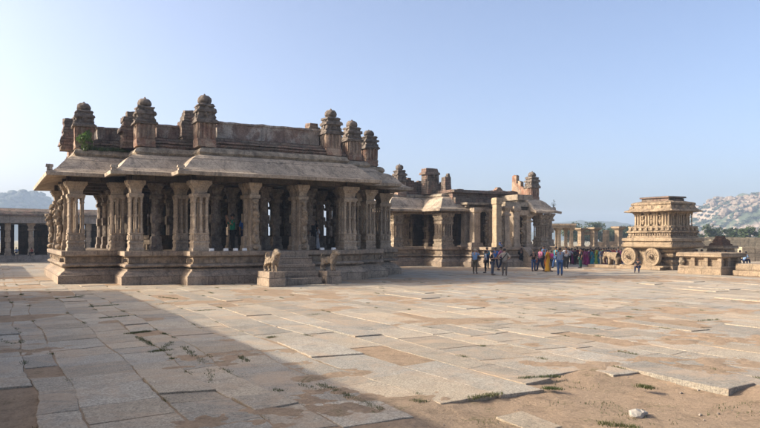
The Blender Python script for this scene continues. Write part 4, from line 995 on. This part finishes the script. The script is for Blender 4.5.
gm = tufts('grass', GP, .045, .035, 20, M_GRASS, 'sparse green grass in the joints between paving slabs', 'grass', 'stuff', wid=.006)
SP = []
hp = HOLES[0]
for k in range(7000):
    u_ = rs.uniform(2, 22); w_ = rs.uniform(-4, 10)
    if in_poly(u_, w_, hp) and noise.noise(Vector((u_*1.2, w_*1.2, 4))) > .12 and 5 < uw2xy(u_, w_)[1] < 18: SP.append((u_, w_, dirt_z(u_, w_)-.005))
tufts('weeds', SP, .035, .06, 9, M_GRASS, 'sparse low weeds dotted over the sandy patch at lower right', 'weeds', 'stuff', wid=.006)
# pebbles on the sand, one white rock
pb = MB()
for k in range(2400):
    u_ = rs.uniform(0, 22); w_ = rs.uniform(-4, 10)
    if any(in_poly(u_, w_, h) for h in HOLES[:3]): s_ = rs.uniform(.005, .014) if rs.random() < .9 else rs.uniform(.015, .035); pb.ell(u_, w_, dirt_z(u_, w_)+s_*.3, s_, s_*.8, s_*.6, 5, 4)
tag(pb.build('gravel', plain('pebble_grey', (.3, .25, .2), .9), None, (0, 0, 0)), 'scattered small pebbles on the sandy patches', 'gravel', kind='stuff')
uu, ww = ground(638, 409)
rk = MB(); rk.ell(0, 0, .03, .12, .08, .05, 12, 8); rk.ell(.07, .02, .02, .09, .06, .035, 10, 7); rk.rough(.045, 11, 1)
o = rk.build('rock', plain('white_rock', (.36, .33, .28), .8, .2, 30), None, (0, 0, 0)); x, y = uw2xy(uu, ww); o.location = (x, y, dirt_z(uu, ww)+.01); tag(o, 'whitish broken rock lying on the sandy patch at lower right', 'rock')

# ------------------------------------------------------------------ hills, far trees
def hill_mat(name, rockc, green, amt, sc):
    m, nt, b = new_mat(name); v = coords(nt, 0)
    n1 = nz(nt, v, sc, 7, .7, .4)
    vo = N(nt, 'ShaderNodeTexVoronoi'); vo.inputs['Scale'].default_value = sc*6; L(nt, v, vo.inputs['Vector'])
    rk_ = mix(nt, .6, rockc, ramp(nt, vo.outputs['Distance'], [(.0, 1.2), (.6, .55)]), 'MULTIPLY')
    col = mix(nt, ramp(nt, n1, [(amt-.03, 0), (amt+.03, 1)]), rk_, green)
    L(nt, col, b.inputs['Base Color']); b.inputs['Roughness'].default_value = .95
    return m
HM1 = hill_mat('boulder_hill_rock', (.3, .23, .17), (.05, .065, .03), .5, .035)
HM2 = hill_mat('wooded_hill', (.06, .07, .045), (.025, .035, .02), .4, .03)
M_BOULD = stone('hill_boulder', (0.244, 0.185, 0.135), (0.187, 0.146, 0.108), (.1, .08, .065), .35, None, bumpd=.4)
def hill(name, profile, D, depth, mat, seed=0, rough_=4.0, foot=HY+1):
    """profile: photo (px, py) ridge points; a real mound of that ridge, sloping to the front and back"""
    xs = [p[0] for p in profile]; n = 110; rows = 26; vs = []; fs = []
    for j in range(rows+1):
        t = j/rows; s_ = math.sin(math.pi*min(1, t*1.0)) if t <= .5 else math.sin(math.pi*t)
        prof = (math.sin(math.pi*t))**.9
        for i in range(n+1):
            px_ = xs[0]+(xs[-1]-xs[0])*i/n
            for k in range(len(profile)-1):
                if profile[k][0] <= px_ <= profile[k+1][0]:
                    f_ = (px_-profile[k][0])/(profile[k+1][0]-profile[k][0]); py_ = profile[k][1]*(1-f_)+profile[k+1][1]*f_; break
            Z = (HY-py_)*D/F
            y = D+(t-.5)*depth; x = (px_-CX)/F*D
            q_ = Vector((x, y, seed*50))
            z = Z*prof + (noise.noise(q_*.02)*rough_*1.5+abs(noise.noise(q_*.07))*rough_)*min(1, prof*1.5) - 3
            vs.append((x, y, z))
    for j in range(rows):
        for i in range(n): a = j*(n+1)+i; fs.append((a, a+1, a+n+2, a+n+1))
    me = bpy.data.meshes.new(name); me.from_pydata(vs, [], fs); me.materials.append(mat)
    o = bpy.data.objects.new(name, me); COL.objects.link(o); tag(o, kind='structure')
    return vs, n, rows
hv, hn, hr = hill('boulder_hill', [(640, 250), (672, 226), (690, 214), (700, 207), (712, 201), (722, 200), (740, 196), (760, 193), (800, 185), (850, 190), (920, 215), (990, 250)], 760, 420, HM1, 1, 7)
# boulders piled over the hill
bo = MB(); rb = random.Random(21)
for k in range(3600):
    j = rb.randint(2, hr//2+1); i = rb.randint(2, hn//2+18); v = hv[j*(hn+1)+i]
    if noise.noise(Vector((v[0]*.02, v[1]*.02, v[2]*.03))) < rb.uniform(-.15, .15): continue
    s_ = rb.choice((.7, .9, 1.2, 1.6, 2, 2.6, 3.6)); 
    bo.ell(v[0]+rb.uniform(-4, 4), v[1]+rb.uniform(-5, 5), v[2]+s_*.25, s_*rb.uniform(.8, 1.4), s_*rb.uniform(.8, 1.3), s_*rb.uniform(.6, 1.0), 7, 5)
bo.v = [(p[0], p[1], p[2]) for p in bo.v]
bo.rough(.6, .4)
me = bpy.data.meshes.new('boulders'); me.from_pydata(bo.v, [], bo.f); me.materials.append(M_BOULD); o = bpy.data.objects.new('boulders', me); COL.objects.link(o)
tag(o, 'countless pale boulders piled over the rocky hill at far right', 'boulders', kind='stuff')
sc_ = MB()
for k in range(4200):
    j = rb.randint(1, hr//2); i = rb.randint(1, hn//2+18); v = hv[j*(hn+1)+i]; s_ = rb.uniform(1, 2.6)
    if noise.noise(Vector((v[0]*.02, v[1]*.02, v[2]*.03))) > .3: continue
    for q_ in range(6):
        a = Vector((rb.gauss(0, 1), rb.gauss(0, 1), rb.gauss(0, 1))).normalized()*s_*.8; b_ = a.orthogonal().normalized()*s_*.6
        p = Vector((v[0]+rb.uniform(-3, 3), v[1]+rb.uniform(-3, 3), v[2]+s_*.6)); sc_.add([p-a, p+b_, p+a, p-b_], [(0, 1, 2, 3)])
me = bpy.data.meshes.new('scrub'); me.from_pydata(sc_.v, [], sc_.f); me.materials.append(M_LEAF); o = bpy.data.objects.new('scrub', me); COL.objects.link(o)
tag(o, 'dark green scrub between the boulders of the rocky hill', 'scrub', kind='stuff')
hill('distant_hill', [(500, 240), (540, 228), (555, 221), (575, 219), (600, 219), (615, 220), (635, 226), (665, 238), (690, 248)], 1150, 400, HM2, 2, 3)
HM3 = hill_mat('dark_hill_rock', (.08, .08, .07), (.05, .06, .04), .5, .06)
hv2, n2, r2_ = hill('left_hill', [(-90, 240), (-40, 222), (-10, 206), (3, 199), (12, 193), (20, 190.5), (30, 191), (37, 191), (42, 196), (46, 199), (52, 203), (62, 212), (80, 228), (100, 245)], 1150, 400, hill_mat('hazy_rock_hill', (.08, .08, .07), (.05, .06, .04), .48, .03), 3, 5)
bo = MB()
for k in range(260):
    j = rb.randint(r2_//2-6, r2_//2+1); i = rb.randint(40, n2-20); v = hv2[j*(n2+1)+i]; s_ = rb.choice((2.5, 3.5, 5, 7))
    bo.ell(v[0], v[1], v[2]+s_*.15, s_*rb.uniform(.8, 1.4), s_, s_*rb.uniform(.5, .9), 7, 5)
bo.rough(1.5, .2); me = bpy.data.meshes.new('boulders'); me.from_pydata(bo.v, [], bo.f); me.materials.append(HM3); o = bpy.data.objects.new('boulders', me); COL.objects.link(o)
tag(o, 'hazy boulders crowning the hill behind the far left colonnade', 'boulders', kind='stuff')
# trees (each its own thing)
TR = [(706, 150, 5.6, 5), (716, 160, 5.4, 4.6), (727, 155, 5.0, 4.6), (738, 150, 4.3, 4), (749, 146, 4.9, 4.4), (760, 150, 4.9, 4.2), (772, 150, 4.6, 4.2), (696, 170, 5.2, 5),
      (570, 150, 5.3, 5.5), (582, 160, 6.0, 5.5), (592, 150, 5.2, 5), (602, 165, 6.2, 6), (613, 150, 5.0, 5), (624, 160, 5.4, 5.5), (637, 150, 5.2, 5)]
TL = ['leftmost dark tree just right of the chariot roof', 'dark round tree above the low platform right of the chariot', 'dark tree behind the brick ruin', 'bright green tree right of the brick ruin', 'bright green tree near the right edge above the wall', 'bright green tree cut by the right edge', 'bright green tree outside the right edge', 'dark tree hidden behind the chariot ledge',
      'dark tree behind the small pavilion', 'dark tree behind the leftmost roofless pillar', 'dark tree between the broken lintel and the capped pillar', 'taller dark tree behind the slim uncapped pillar', 'dark tree between the slim pillar and the tallest pillar', 'dark tree right of the tallest roofless pillar', 'dark tree peeping left of the chariot body']
for k, ((px_, D, hgt, wd), lb) in enumerate(zip(TR, TL)):
    leafy('tree', (XV(px_, D), D, -.2), (wd*.62, wd*.5, hgt*.42), 1100, .3, M_LEAF3 if 3 <= k <= 6 else M_LEAF, lb, 'tree', 'trees beyond the courtyard walls', trunk=hgt*.2, frame=False, seed=40+k, clumps=12)

# ------------------------------------------------------------------ PEOPLE
def cloth(name, c): return MATS.setdefault('c_'+name, plain('cloth_'+name, tuple(x*.68 for x in c), .85, .12, 18))
M_SKIN = plain('skin_brown', (.22, .115, .07), .6, .08); M_SKINL = plain('skin_light', (.42, .25, .18), .6, .08)
M_HAIR = plain('hair_black', (.012, .01, .009), .5, .2); M_SHOE = plain('shoe_dark', (.04, .03, .025), .6, .2)
def pose_skel(pose):
    """joints of a 1.7 m figure facing -y"""
    J = dict(pel=(0, 0, .92), sp=(0, 0, 1.08), ch=(0, 0, 1.28), nk=(0, .01, 1.45), hb=(0, -.005, 1.53), hd=(0, -.01, 1.61), top=(0, 0, 1.66))
    for s, n in ((-1, 'l'), (1, 'r')):
        J['sh'+n] = (s*.17, 0, 1.39); J['el'+n] = (s*.23, .02, 1.12); J['wr'+n] = (s*.24, -.06, .88)
        J['hp'+n] = (s*.09, 0, .88); J['kn'+n] = (s*.1, -.01, .48); J['an'+n] = (s*.1, .02, .08); J['to'+n] = (s*.12, -.15, .035)
    if pose == 'camera':
        for s, n in ((-1, 'l'), (1, 'r')): J['el'+n] = (s*.27, -.17, 1.26); J['wr'+n] = (s*.08, -.26, 1.53)
    if pose == 'elbow':
        J['ell'] = (-.3, .02, 1.16); J['wrl'] = (-.14, -.2, 1.2); J['wrr'] = (.1, -.24, 1.18)
    if pose == 'walk':
        J['knl'] = (-.1, -.16, .5); J['anl'] = (-.1, -.2, .09); J['tol'] = (-.11, -.36, .07); J['knr'] = (.1, .04, .48); J['anr'] = (.1, .26, .14); J['tor'] = (.11, .14, .035)
        J['ell'] = (-.23, .12, 1.14); J['wrl'] = (-.22, .1, .9); J['elr'] = (.23, -.06, 1.13); J['wrr'] = (.2, -.24, 1.0)
    if pose == 'hips':
        for s, n in ((-1, 'l'), (1, 'r')): J['el'+n] = (s*.36, .08, 1.16); J['wr'+n] = (s*.17, -.02, .98)
    if pose == 'sit':
        for k in ('pel', 'sp', 'ch', 'nk', 'hb', 'hd', 'top'): a = J[k]; J[k] = (a[0], a[1]-(a[2]-.9)*.25, a[2]-.42)
        for s, n in ((-1, 'l'), (1, 'r')):
            J['sh'+n] = (s*.17, -.12, .96); J['el'+n] = (s*.24, -.2, .7); J['wr'+n] = (s*.12, -.42, .6)
            J['hp'+n] = (s*.1, -.03, .47); J['kn'+n] = (s*.14, -.45, .52); J['an'+n] = (s*.15, -.5, .08); J['to'+n] = (s*.17, -.66, .035)
    return J
def hand_into(me_mb, wr, el):
    wr = Vector(wr); d = (wr-Vector(el)).normalized(); a = d.orthogonal().normalized(); b = d.cross(a)
    palm = wr+d*.05; me_mb.ell(palm.x, palm.y, palm.z, .035, .03, .045, 7, 5)
    for k, l_ in enumerate((.06, .072, .075, .068)):
        o_ = a*(-.03+.02*k); m1 = palm+o_+d*(.03+l_*.5)+b*.008; me_mb.tube(palm+o_+d*.03, m1, .009, .0085, 5); me_mb.tube(m1, m1+(d*.8+b*.6)*l_*.5, .0085, .006, 5)
    me_mb.tube(palm-a*.025, palm-a*.05+d*.045, .01, .008, 5)
BODY = {}
def body_meshes(pose, skirt=False):
    key = (pose, skirt)
    if key in BODY: return BODY[key]
    J = pose_skel(pose)
    def chain(specs, edges):
        names = [s_[0] for s_ in specs]; return skin_mesh([(J[s_[0]], s_[1]) for s_ in specs], [(names.index(a), names.index(b)) for a, b in edges], 0, 1)
    B = [('pel', (.13, .1)), ('sp', (.125, .095)), ('ch', (.145, .1)), ('nk', .05), ('hb', .065), ('hd', (.082, .095)), ('top', .06)]
    E = [('pel', 'sp'), ('sp', 'ch'), ('ch', 'nk'), ('nk', 'hb'), ('hb', 'hd'), ('hd', 'top')]
    for n in 'lr':
        B += [('sh'+n, .055), ('el'+n, .038), ('wr'+n, .026), ('hp'+n, .085), ('kn'+n, .055), ('an'+n, .036), ('to'+n, .035)]
        E += [('ch', 'sh'+n), ('sh'+n, 'el'+n), ('el'+n, 'wr'+n), ('pel', 'hp'+n), ('hp'+n, 'kn'+n), ('kn'+n, 'an'+n), ('an'+n, 'to'+n)]
    body = chain(B, E)
    ex = MB()
    for n in 'lr': hand_into(ex, J['wr'+n], J['el'+n])
    h = J['hd']; ex.ell(h[0], h[1]-.1, h[2]-.015, .014, .022, .025, 6, 5)        # nose
    for s in (-1, 1): ex.ell(h[0]+s*.083, h[1], h[2]-.01, .012, .022, .03, 6, 5)  # ears
    bm = bmesh.new(); bm.from_mesh(body); tmp = bpy.data.meshes.new('x'); tmp.from_pydata(ex.v, [], ex.f); bm.from_mesh(tmp); bm.to_mesh(body); bm.free(); bpy.data.meshes.remove(tmp)
    body.polygons.foreach_set('use_smooth', [True]*len(body.polygons))
    S = [('sp', (.15, .12)), ('pel', (.16, .125)), ('ch', (.165, .12)), ('nk', .07)]; SE = [('sp', 'pel'), ('sp', 'ch'), ('ch', 'nk')]
    for n in 'lr': S += [('sh'+n, .072), ('el'+n, .056)]; SE += [('ch', 'sh'+n), ('sh'+n, 'el'+n)]
    shirt = chain(S, SE)
    T = [('pel', (.15, .12))]; TE = []
    for n in 'lr': T += [('hp'+n, .105), ('kn'+n, .078), ('an'+n, .062)]; TE += [('pel', 'hp'+n), ('hp'+n, 'kn'+n), ('kn'+n, 'an'+n)]
    trous = chain(T, TE)
    hm = MB(); h = J['hd']; t = J['top']
    hm.ell(h[0], h[1]+.018, h[2]+.035, .095, .105, .09, 12, 8)
    if skirt: hm.ell(h[0], h[1]+.1, h[2]-.02, .06, .055, .08, 8, 6); hm.ell(h[0], h[1]+.12, h[2]-.2, .03, .03, .16, 7, 5)
    hair = bpy.data.meshes.new('hair'); hair.from_pydata(hm.v, [], hm.f); hair.polygons.foreach_set('use_smooth', [True]*len(hair.polygons))
    em = MB(); 
    for s in (-1, 1): em.ell(h[0]+s*.033, h[1]-.093, h[2]+.0, .012, .008, .008, 6, 4)
    em.ell(h[0], h[1]-.09, h[2]-.055, .025, .008, .006, 6, 4)
    eyes = bpy.data.meshes.new('face'); eyes.from_pydata(em.v, [], em.f)
    sm_ = MB()
    for n in 'lr': a = J['to'+n]; b = J['an'+n]; sm_.ell((a[0]+b[0])/2, (a[1]+b[1])/2+.01, a[2]+.01, .048, .13, .045, 8, 6)
    shoes = bpy.data.meshes.new('shoes'); shoes.from_pydata(sm_.v, [], sm_.f)
    parts = dict(body=body, shirt=shirt, hair=hair, shoes=shoes, face=eyes)
    if skirt:
        k = MB(); vs = []; fs = []; n = 28
        for j, (r, z) in enumerate(((.13, 1.06), (.165, .92), (.18, .75), (.21, .45), (.25, .18), (.27, .06), (.25, .05))):
            for i in range(n):
                a = 2*math.pi*i/n; rr_ = r*(1+.07*math.sin(a*7+j*.5)*(j/6)); vs.append((rr_*math.cos(a), rr_*.8*math.sin(a)+.01*j*math.sin(3*a), z))
        for j in range(6):
            for i in range(n): fs.append((j*n+i, (j+1)*n+i, (j+1)*n+(i+1) % n, j*n+(i+1) % n))
        me = bpy.data.meshes.new('skirt'); me.from_pydata(vs, [], fs); me.polygons.foreach_set('use_smooth', [True]*len(me.polygons)); parts['skirt'] = me
        k = MB(); k.tube((-.14, -.1, 1.42), (.16, -.1, .98), .06, .07, 8); k.tube((-.14, .02, 1.45), (-.02, .16, .8), .07, .1, 8); k.tube((-.02, .16, .8), (.05, .18, .35), .1, .06, 8)
        me = bpy.data.meshes.new('shawl'); me.from_pydata(k.v, [], k.f); me.polygons.foreach_set('use_smooth', [True]*len(me.polygons)); parts['shawl'] = me
    else: parts['trousers'] = trous
    for m_ in parts.values():
        m_.materials.clear(); m_.materials.append(M_SKIN)
    BODY[key] = parts; return parts
def pbag(t, kind, mat):
    m = MB()
    if kind == 'backpack': m.ell(0, .19, 1.22, .14, .09, .2, 10, 7); [m.tube((s*.1, .1, 1.42), (s*.12, -.13, 1.25), .02, .02, 6) for s in (-1, 1)]
    elif kind == 'strap': m.tube((-.15, -.12, 1.4), (.17, -.13, 1.02), .022, .022, 6); m.tube((-.15, .12, 1.42), (.17, .12, 1.02), .03, .03, 6); m.cbox(.2, .02, .05, .12, .86, 1.06, .01)
    elif kind == 'handbag': m.cbox(.3, 0, .04, .12, .82, 1.04, .02); m.tube((.3, -.08, 1.04), (.2, 0, 1.42), .012, .012, 5)
    elif kind == 'camera': m.cbox(0, -.33, .07, .05, 1.5, 1.6, .005); m.tube((0, -.38, 1.55), (0, -.46, 1.55), .04, .04, 8)
    o = m.build({'strap': 'shoulder_bag'}.get(kind, kind), mat, t, (0, 0, 0)); return o
def person(px_, foot, top, pose, upper, lower, label, face=0, skirt=False, shawl=None, bag=None, hair=None, light=False, group=None, pos=None, child=False, D=None, z=None, hat=None, shorts=False):
    """pos overrides: (px, D, z) ; foot/top rows give place and height"""
    if pos is not None: D_, z_ = pos
    else: D_, z_ = F*CH/(foot-HY), 0.0
    Hh = (foot-top)*D_/F if top else 1.66
    if pose == 'sit': s_ = Hh/1.27
    else: s_ = Hh/1.7
    t = bpy.data.objects.new('person', None); COL.objects.link(t); t.location = ((px_-CX)/F*D_, D_, z_); t.rotation_euler.z = R(face); t.scale = (s_*1.04, s_*1.04, s_)
    tag(t, label, 'person', group)
    P_ = body_meshes(pose, skirt)
    mm = dict(body=M_SKINL if light else M_SKIN, shirt=upper, hair=hair or M_HAIR, shoes=M_SHOE, face=M_HAIR, trousers=lower, skirt=lower, shawl=shawl or upper)
    for k, me in P_.items():
        if pos is not None and k == 'face' and (foot and top and D_ > 50): continue
        o = bpy.data.objects.new(k, me); COL.objects.link(o); o.parent = t
        o.material_slots[0].link = 'OBJECT'; o.material_slots[0].material = mm[k]
    if bag: pbag(t, bag[0], bag[1])
    if hat:
        h = pose_skel(pose)['hd']; m = MB(); m.lathe(h[0], h[1]+.01, [(.16, h[2]+.05), (.15, h[2]+.065), (.1, h[2]+.07), (.095, h[2]+.13), (.05, h[2]+.155)], 14); m.build('hat', hat, t)
    return t
c = cloth
BLK, NAVY, DKB, JEAN = c('black', (.015, .015, .018)), c('navy', (.02, .03, .08)), c('charcoal', (.04, .04, .045)), c('jeans', (.045, .1, .24))
WHT, LBL, TEAL, BLUE = c('white', (.62, .63, .66)), c('light_blue', (.28, .44, .68)), c('teal', (.02, .22, .3)), c('blue', (.03, .12, .38))
PINK, MAG, RED, YEL = c('pink', (.45, .14, .24)), c('magenta', (.3, .02, .15)), c('red', (.28, .03, .035)), c('yellow', (.65, .33, .02))
ORG, GRN, KHA, BEI = c('orange', (.62, .16, .02)), c('green', (.0, .2, .11)), c('khaki', (.16, .12, .07)), c('beige', (.46, .4, .32))
GRY, LIM, PUR, GBL = c('grey', (.24, .25, .27)), c('lime', (.35, .55, .1)), c('purple', (.09, .025, .12)), c('grey_blue', (.2, .26, .36))
MAR, BRN, DGR, SLT = c('maroon', (.16, .02, .04)), c('brown', (.1, .05, .03)), c('dark_green', (.02, .08, .06)), c('slate_trousers', (.12, .13, .17))
STR = plain('straw', (.5, .4, .25), .9, .2)
G1 = 'tourists standing together in front of the ruined hall'
person(475, 273.6, 249, 'camera', LBL, KHA, 'person in light blue shirt and brown trousers, leftmost tourist, hands raised', 150, light=True, group=G1, hair=STR)
person(485.5, 273, 250.5, 'stand', WHT, BLK, 'person in white shirt with a navy backpack, second tourist from the left', -100, bag=('backpack', NAVY), group=G1)
person(487, 268.8, 247.5, 'stand', TEAL, BLK, 'person in bright teal shirt standing behind the white shirted backpacker', 20, group=G1)
person(492.5, 275.2, 251, 'elbow', BLK, SLT, 'person in sleeveless black top and grey blue trousers, middle of the tourists', 60, light=True, group=G1)
person(495.5, 269.5, 247.5, 'walk', BLUE, NAVY, 'person in royal blue shirt half hidden behind the person in black top', -30, group=G1)
person(501, 270.5, 247, 'walk', PINK, NAVY, 'person in pale pink shirt walking behind the beige vested tourist', 60, group=G1)
person(504.5, 275.6, 248.8, 'hips', BEI, c('grey_brown', (.2, .16, .13)), 'person in beige vest with a black shoulder bag, rightmost and largest of the tourists', 170, bag=('strap', BLK), light=True, group=G1)
person(560, 275.8, 248, 'camera', GBL, JEAN, 'person in grey shirt and blue jeans seen from behind taking a photo, alone in front', 175, bag=('camera', BLK))
G2 = 'visitors at the right corner of the ruined hall'
person(521, 266.8, 248, 'stand', BLK, BLK, 'person all in black, leftmost visitor by the ruined hall corner', 10, group=G2)
person(524, 266.6, 246, 'stand', NAVY, BLK, 'tall person in dark navy beside the leftmost visitor in black', -20, group=G2)
person(526.3, 259, 242.5, 'stand', LIM, BRN, 'person in lime top standing higher on the plinth steps behind the navy clothed man', -10, group=G2, pos=(54.3, .0))
person(528.8, 266.8, 250, 'walk', RED, DKB, 'person in red shirt and dark trousers between the black clad visitors and the child', 40, group=G2)
person(533.5, 271.2, 250.5, 'elbow', BLK, JEAN, 'person in black top and jeans holding a child by the hand', 10, group=G2)
person(536, 271, 257, 'stand', c('peach', (.7, .25, .15)), JEAN, 'small child in peach shirt and jeans in front of the person in black top', -5, group=G2)
person(540.5, 271.3, 248.3, 'walk', PINK, NAVY, 'person in pink shirt and dark trousers left of the woman in yellow', -60, bag=('backpack', BLK), group=G2)
person(543.5, 268, 246, 'stand', LBL, DKB, 'person in light blue shirt behind the pink shirted visitor and the woman in yellow', 15, group=G2)
person(548, 272, 249, 'walk', YEL, YEL, 'woman in bright yellow and orange sari walking', 60, skirt=True, shawl=ORG, group=G2)
person(551.5, 268, 251, 'stand', MAG, NAVY, 'person in magenta top just right of the woman in yellow', 150, bag=('handbag', PINK), group=G2)
person(556, 268.5, 247, 'walk', TEAL, JEAN, 'person in teal shirt partly behind the man in jeans taking a photo', -60, group=G2)
person(566, 268.4, 247, 'elbow', WHT, DKB, 'person in white shirt and dark trousers facing us, just right of the photo taker', 5, group=G2, bag=('camera', BLK))
person(564.5, 267, 250, 'stand', BLK, DKB, 'person in black half hidden behind the white shirted man', 30, group=G2)
person(580.5, 268.3, 248.3, 'stand', BLK, DGR, 'person in black and dark green standing apart in front of the crowd', -80)
G3 = 'crowd behind the ruined hall, left of the chariot'
CR = [(569.5, 264.5, WHT, BLK, 0, 'white shirt at the left end of the crowd'), (572, 264, MAR, MAG, 1, 'maroon and magenta dress at the left end of the crowd'), (575, 264.6, DKB, BLK, 0, 'charcoal clothes third from the left end of the crowd'),
      (577.5, 264.2, MAR, BRN, 0, 'maroon shirt just left of the dark figure standing apart'), (584, 264.5, RED, PINK, 1, 'red and pink sari right of the dark figure standing apart'), (586, 265, PINK, MAG, 1, 'pink and magenta sari in the crowd'), (588, 265.6, PUR, MAG, 1, 'purple and magenta sari near the crowd middle'),
      (590.5, 264, BLK, NAVY, 0, 'black shirt beside the purple sari'), (592, 265.8, TEAL, TEAL, 1, 'teal sari in the crowd middle'), (594, 264, NAVY, BLK, 0, 'navy shirt behind the teal sari'), (596.5, 265, YEL, LIM, 1, 'yellow and lime dress right of the teal sari'),
      (598.5, 264.2, MAR, PUR, 1, 'maroon and purple sari behind the yellow dress'), (601, 267, GBL, BEI, 0, 'grey blue shirt and beige trousers at the crowd front'), (600, 265.5, DGR, TEAL, 1, 'dark green and teal dress left of the grey blue shirt'), (604, 265.4, MAR, MAR, 1, 'dark maroon sari right of the grey blue shirt'),
      (606.5, 264.5, BLK, DKB, 0, 'black shirt near the left side of the elephant statue'), (608.5, 265.2, NAVY, DKB, 0, 'navy shirt directly behind the elephant trunk'), (611, 263.5, PUR, BLK, 0, 'purple shirt behind the elephant statue head'), (613.5, 263.8, RED, BLK, 0, 'red shirt behind the elephant statue back'),
      (616, 263.5, WHT, NAVY, 0, 'white shirt behind the elephant statue rump'), (618.5, 263.8, MAR, BLK, 0, 'maroon shirt near the left chariot wheel'), (621, 263.4, PINK, PUR, 1, 'pink sari beside the left chariot wheel'), (582, 262.8, ORG, BRN, 1, 'orange sari far back behind the dark figure standing apart'), (589.5, 262.5, LBL, BLK, 0, 'light blue shirt far back in the crowd middle'), (603, 262.6, GRN, BLK, 0, 'green shirt far back above the dark maroon sari')]
rp = random.Random(17)
for k, (x_, fy, a, b, sk_, lb) in enumerate(CR):
    person(x_, fy, 248.6+rp.uniform(-1.2, 1.2), 'stand' if sk_ else rp.choice(('stand', 'walk', 'hips', 'elbow')), a, b, 'person with '+lb, rp.uniform(-180, 180), skirt=bool(sk_), shawl=b if sk_ else None, group=G3)
# seated and hall people
person(638.5, 273.6, 258.3, 'sit', DKB, NAVY, 'person in dark shirt and jeans seated on the plinth against the chariot wheels', -35, pos=(44.3, 0))
G4 = 'people sitting behind the low platform'
for px_, a, lb in ((699, PUR, 'leftmost of them, beside the chariot'), (704, DKB, 'second from the chariot'), (712.5, MAR, 'between the platform left half and the brick ruin'), (717, PUR, 'in purple just left of the brick ruin pedestal'), (722, BLK, 'in black in front of the brick ruin'), (727.5, MAG, 'in magenta under the brick ruin'), (739, RED, 'between the brick ruin and the blue shirted person')):
    person(px_, 264, 249.3+rp.uniform(-.8, .8), 'sit', a, NAVY, 'seated person behind the low platform, '+lb, rp.uniform(100, 260), group=G4, pos=(47.5, .35))
person(744.5, 262.5, 249.2, 'sit', LBL, NAVY, 'person in light blue shirt sitting at the right end of the low platform', 110, pos=(46, .42))
person(232.4, 250.2, 214.2, 'camera', GRN, BLK, 'person in green shirt and black trousers taking a photo inside the main hall', -60, pos=(34.7, PT))
person(244.5, 250.2, 215.5, 'stand', BLUE, NAVY, 'person in blue half hidden behind the pillar right of the green shirted man', 30, pos=(35.9, PT))
person(312.8, 249.5, 216, 'stand', BLK, BLK, 'person in black standing inside the hall above the stair right side', 20, pos=(38.2, PT))
person(316.3, 249.5, 226, 'stand', WHT, WHT, 'person in white between pillars above the right stair statue', 200, pos=(38.6, PT), skirt=True)
person(499.6, 247, 240.5, 'sit', BLUE, JEAN, 'person in blue sitting on the ruined hall platform by the sunlit pillar', 40, pos=(51.9, P2))
person(16.5, 256.5, 248.2, 'sit', LBL, NAVY, 'person in light blue sitting on the far left colonnade platform', 20, pos=(64.2, .6))
person(32.2, 257, 249, 'sit', RED, BLK, 'person in red and black sitting on the colonnade platform near the main hall', -10, pos=(64.2, .6))

# ------------------------------------------------------------------ AIR
hz = MB(); hz.add([(-900, -30, -3), (1300, -30, -3), (1300, 1900, -3), (-900, 1900, -3), (-900, -30, 75), (1300, -30, 75), (1300, 1900, 75), (-900, 1900, 75)], [(0, 3, 2, 1), (4, 5, 6, 7), (0, 1, 5, 4), (1, 2, 6, 5), (2, 3, 7, 6), (3, 0, 4, 7)])
me = bpy.data.meshes.new('haze'); me.from_pydata(hz.v, [], hz.f); hzo = bpy.data.objects.new('haze', me); COL.objects.link(hzo)
hm_ = bpy.data.materials.new('haze_air'); hm_.use_nodes = True; nt = hm_.node_tree; nt.nodes.clear()
out = nt.nodes.new('ShaderNodeOutputMaterial'); pv = nt.nodes.new('ShaderNodeVolumePrincipled'); pv.inputs['Color'].default_value = (.46, .6, .8, 1); pv.inputs['Density'].default_value = .0005; pv.inputs['Anisotropy'].default_value = .0
nt.links.new(pv.outputs[0], out.inputs['Volume']); me.materials.append(hm_); tag(hzo, 'thin bluish haze filling the air over the courtyard and hills', 'haze', kind='stuff')
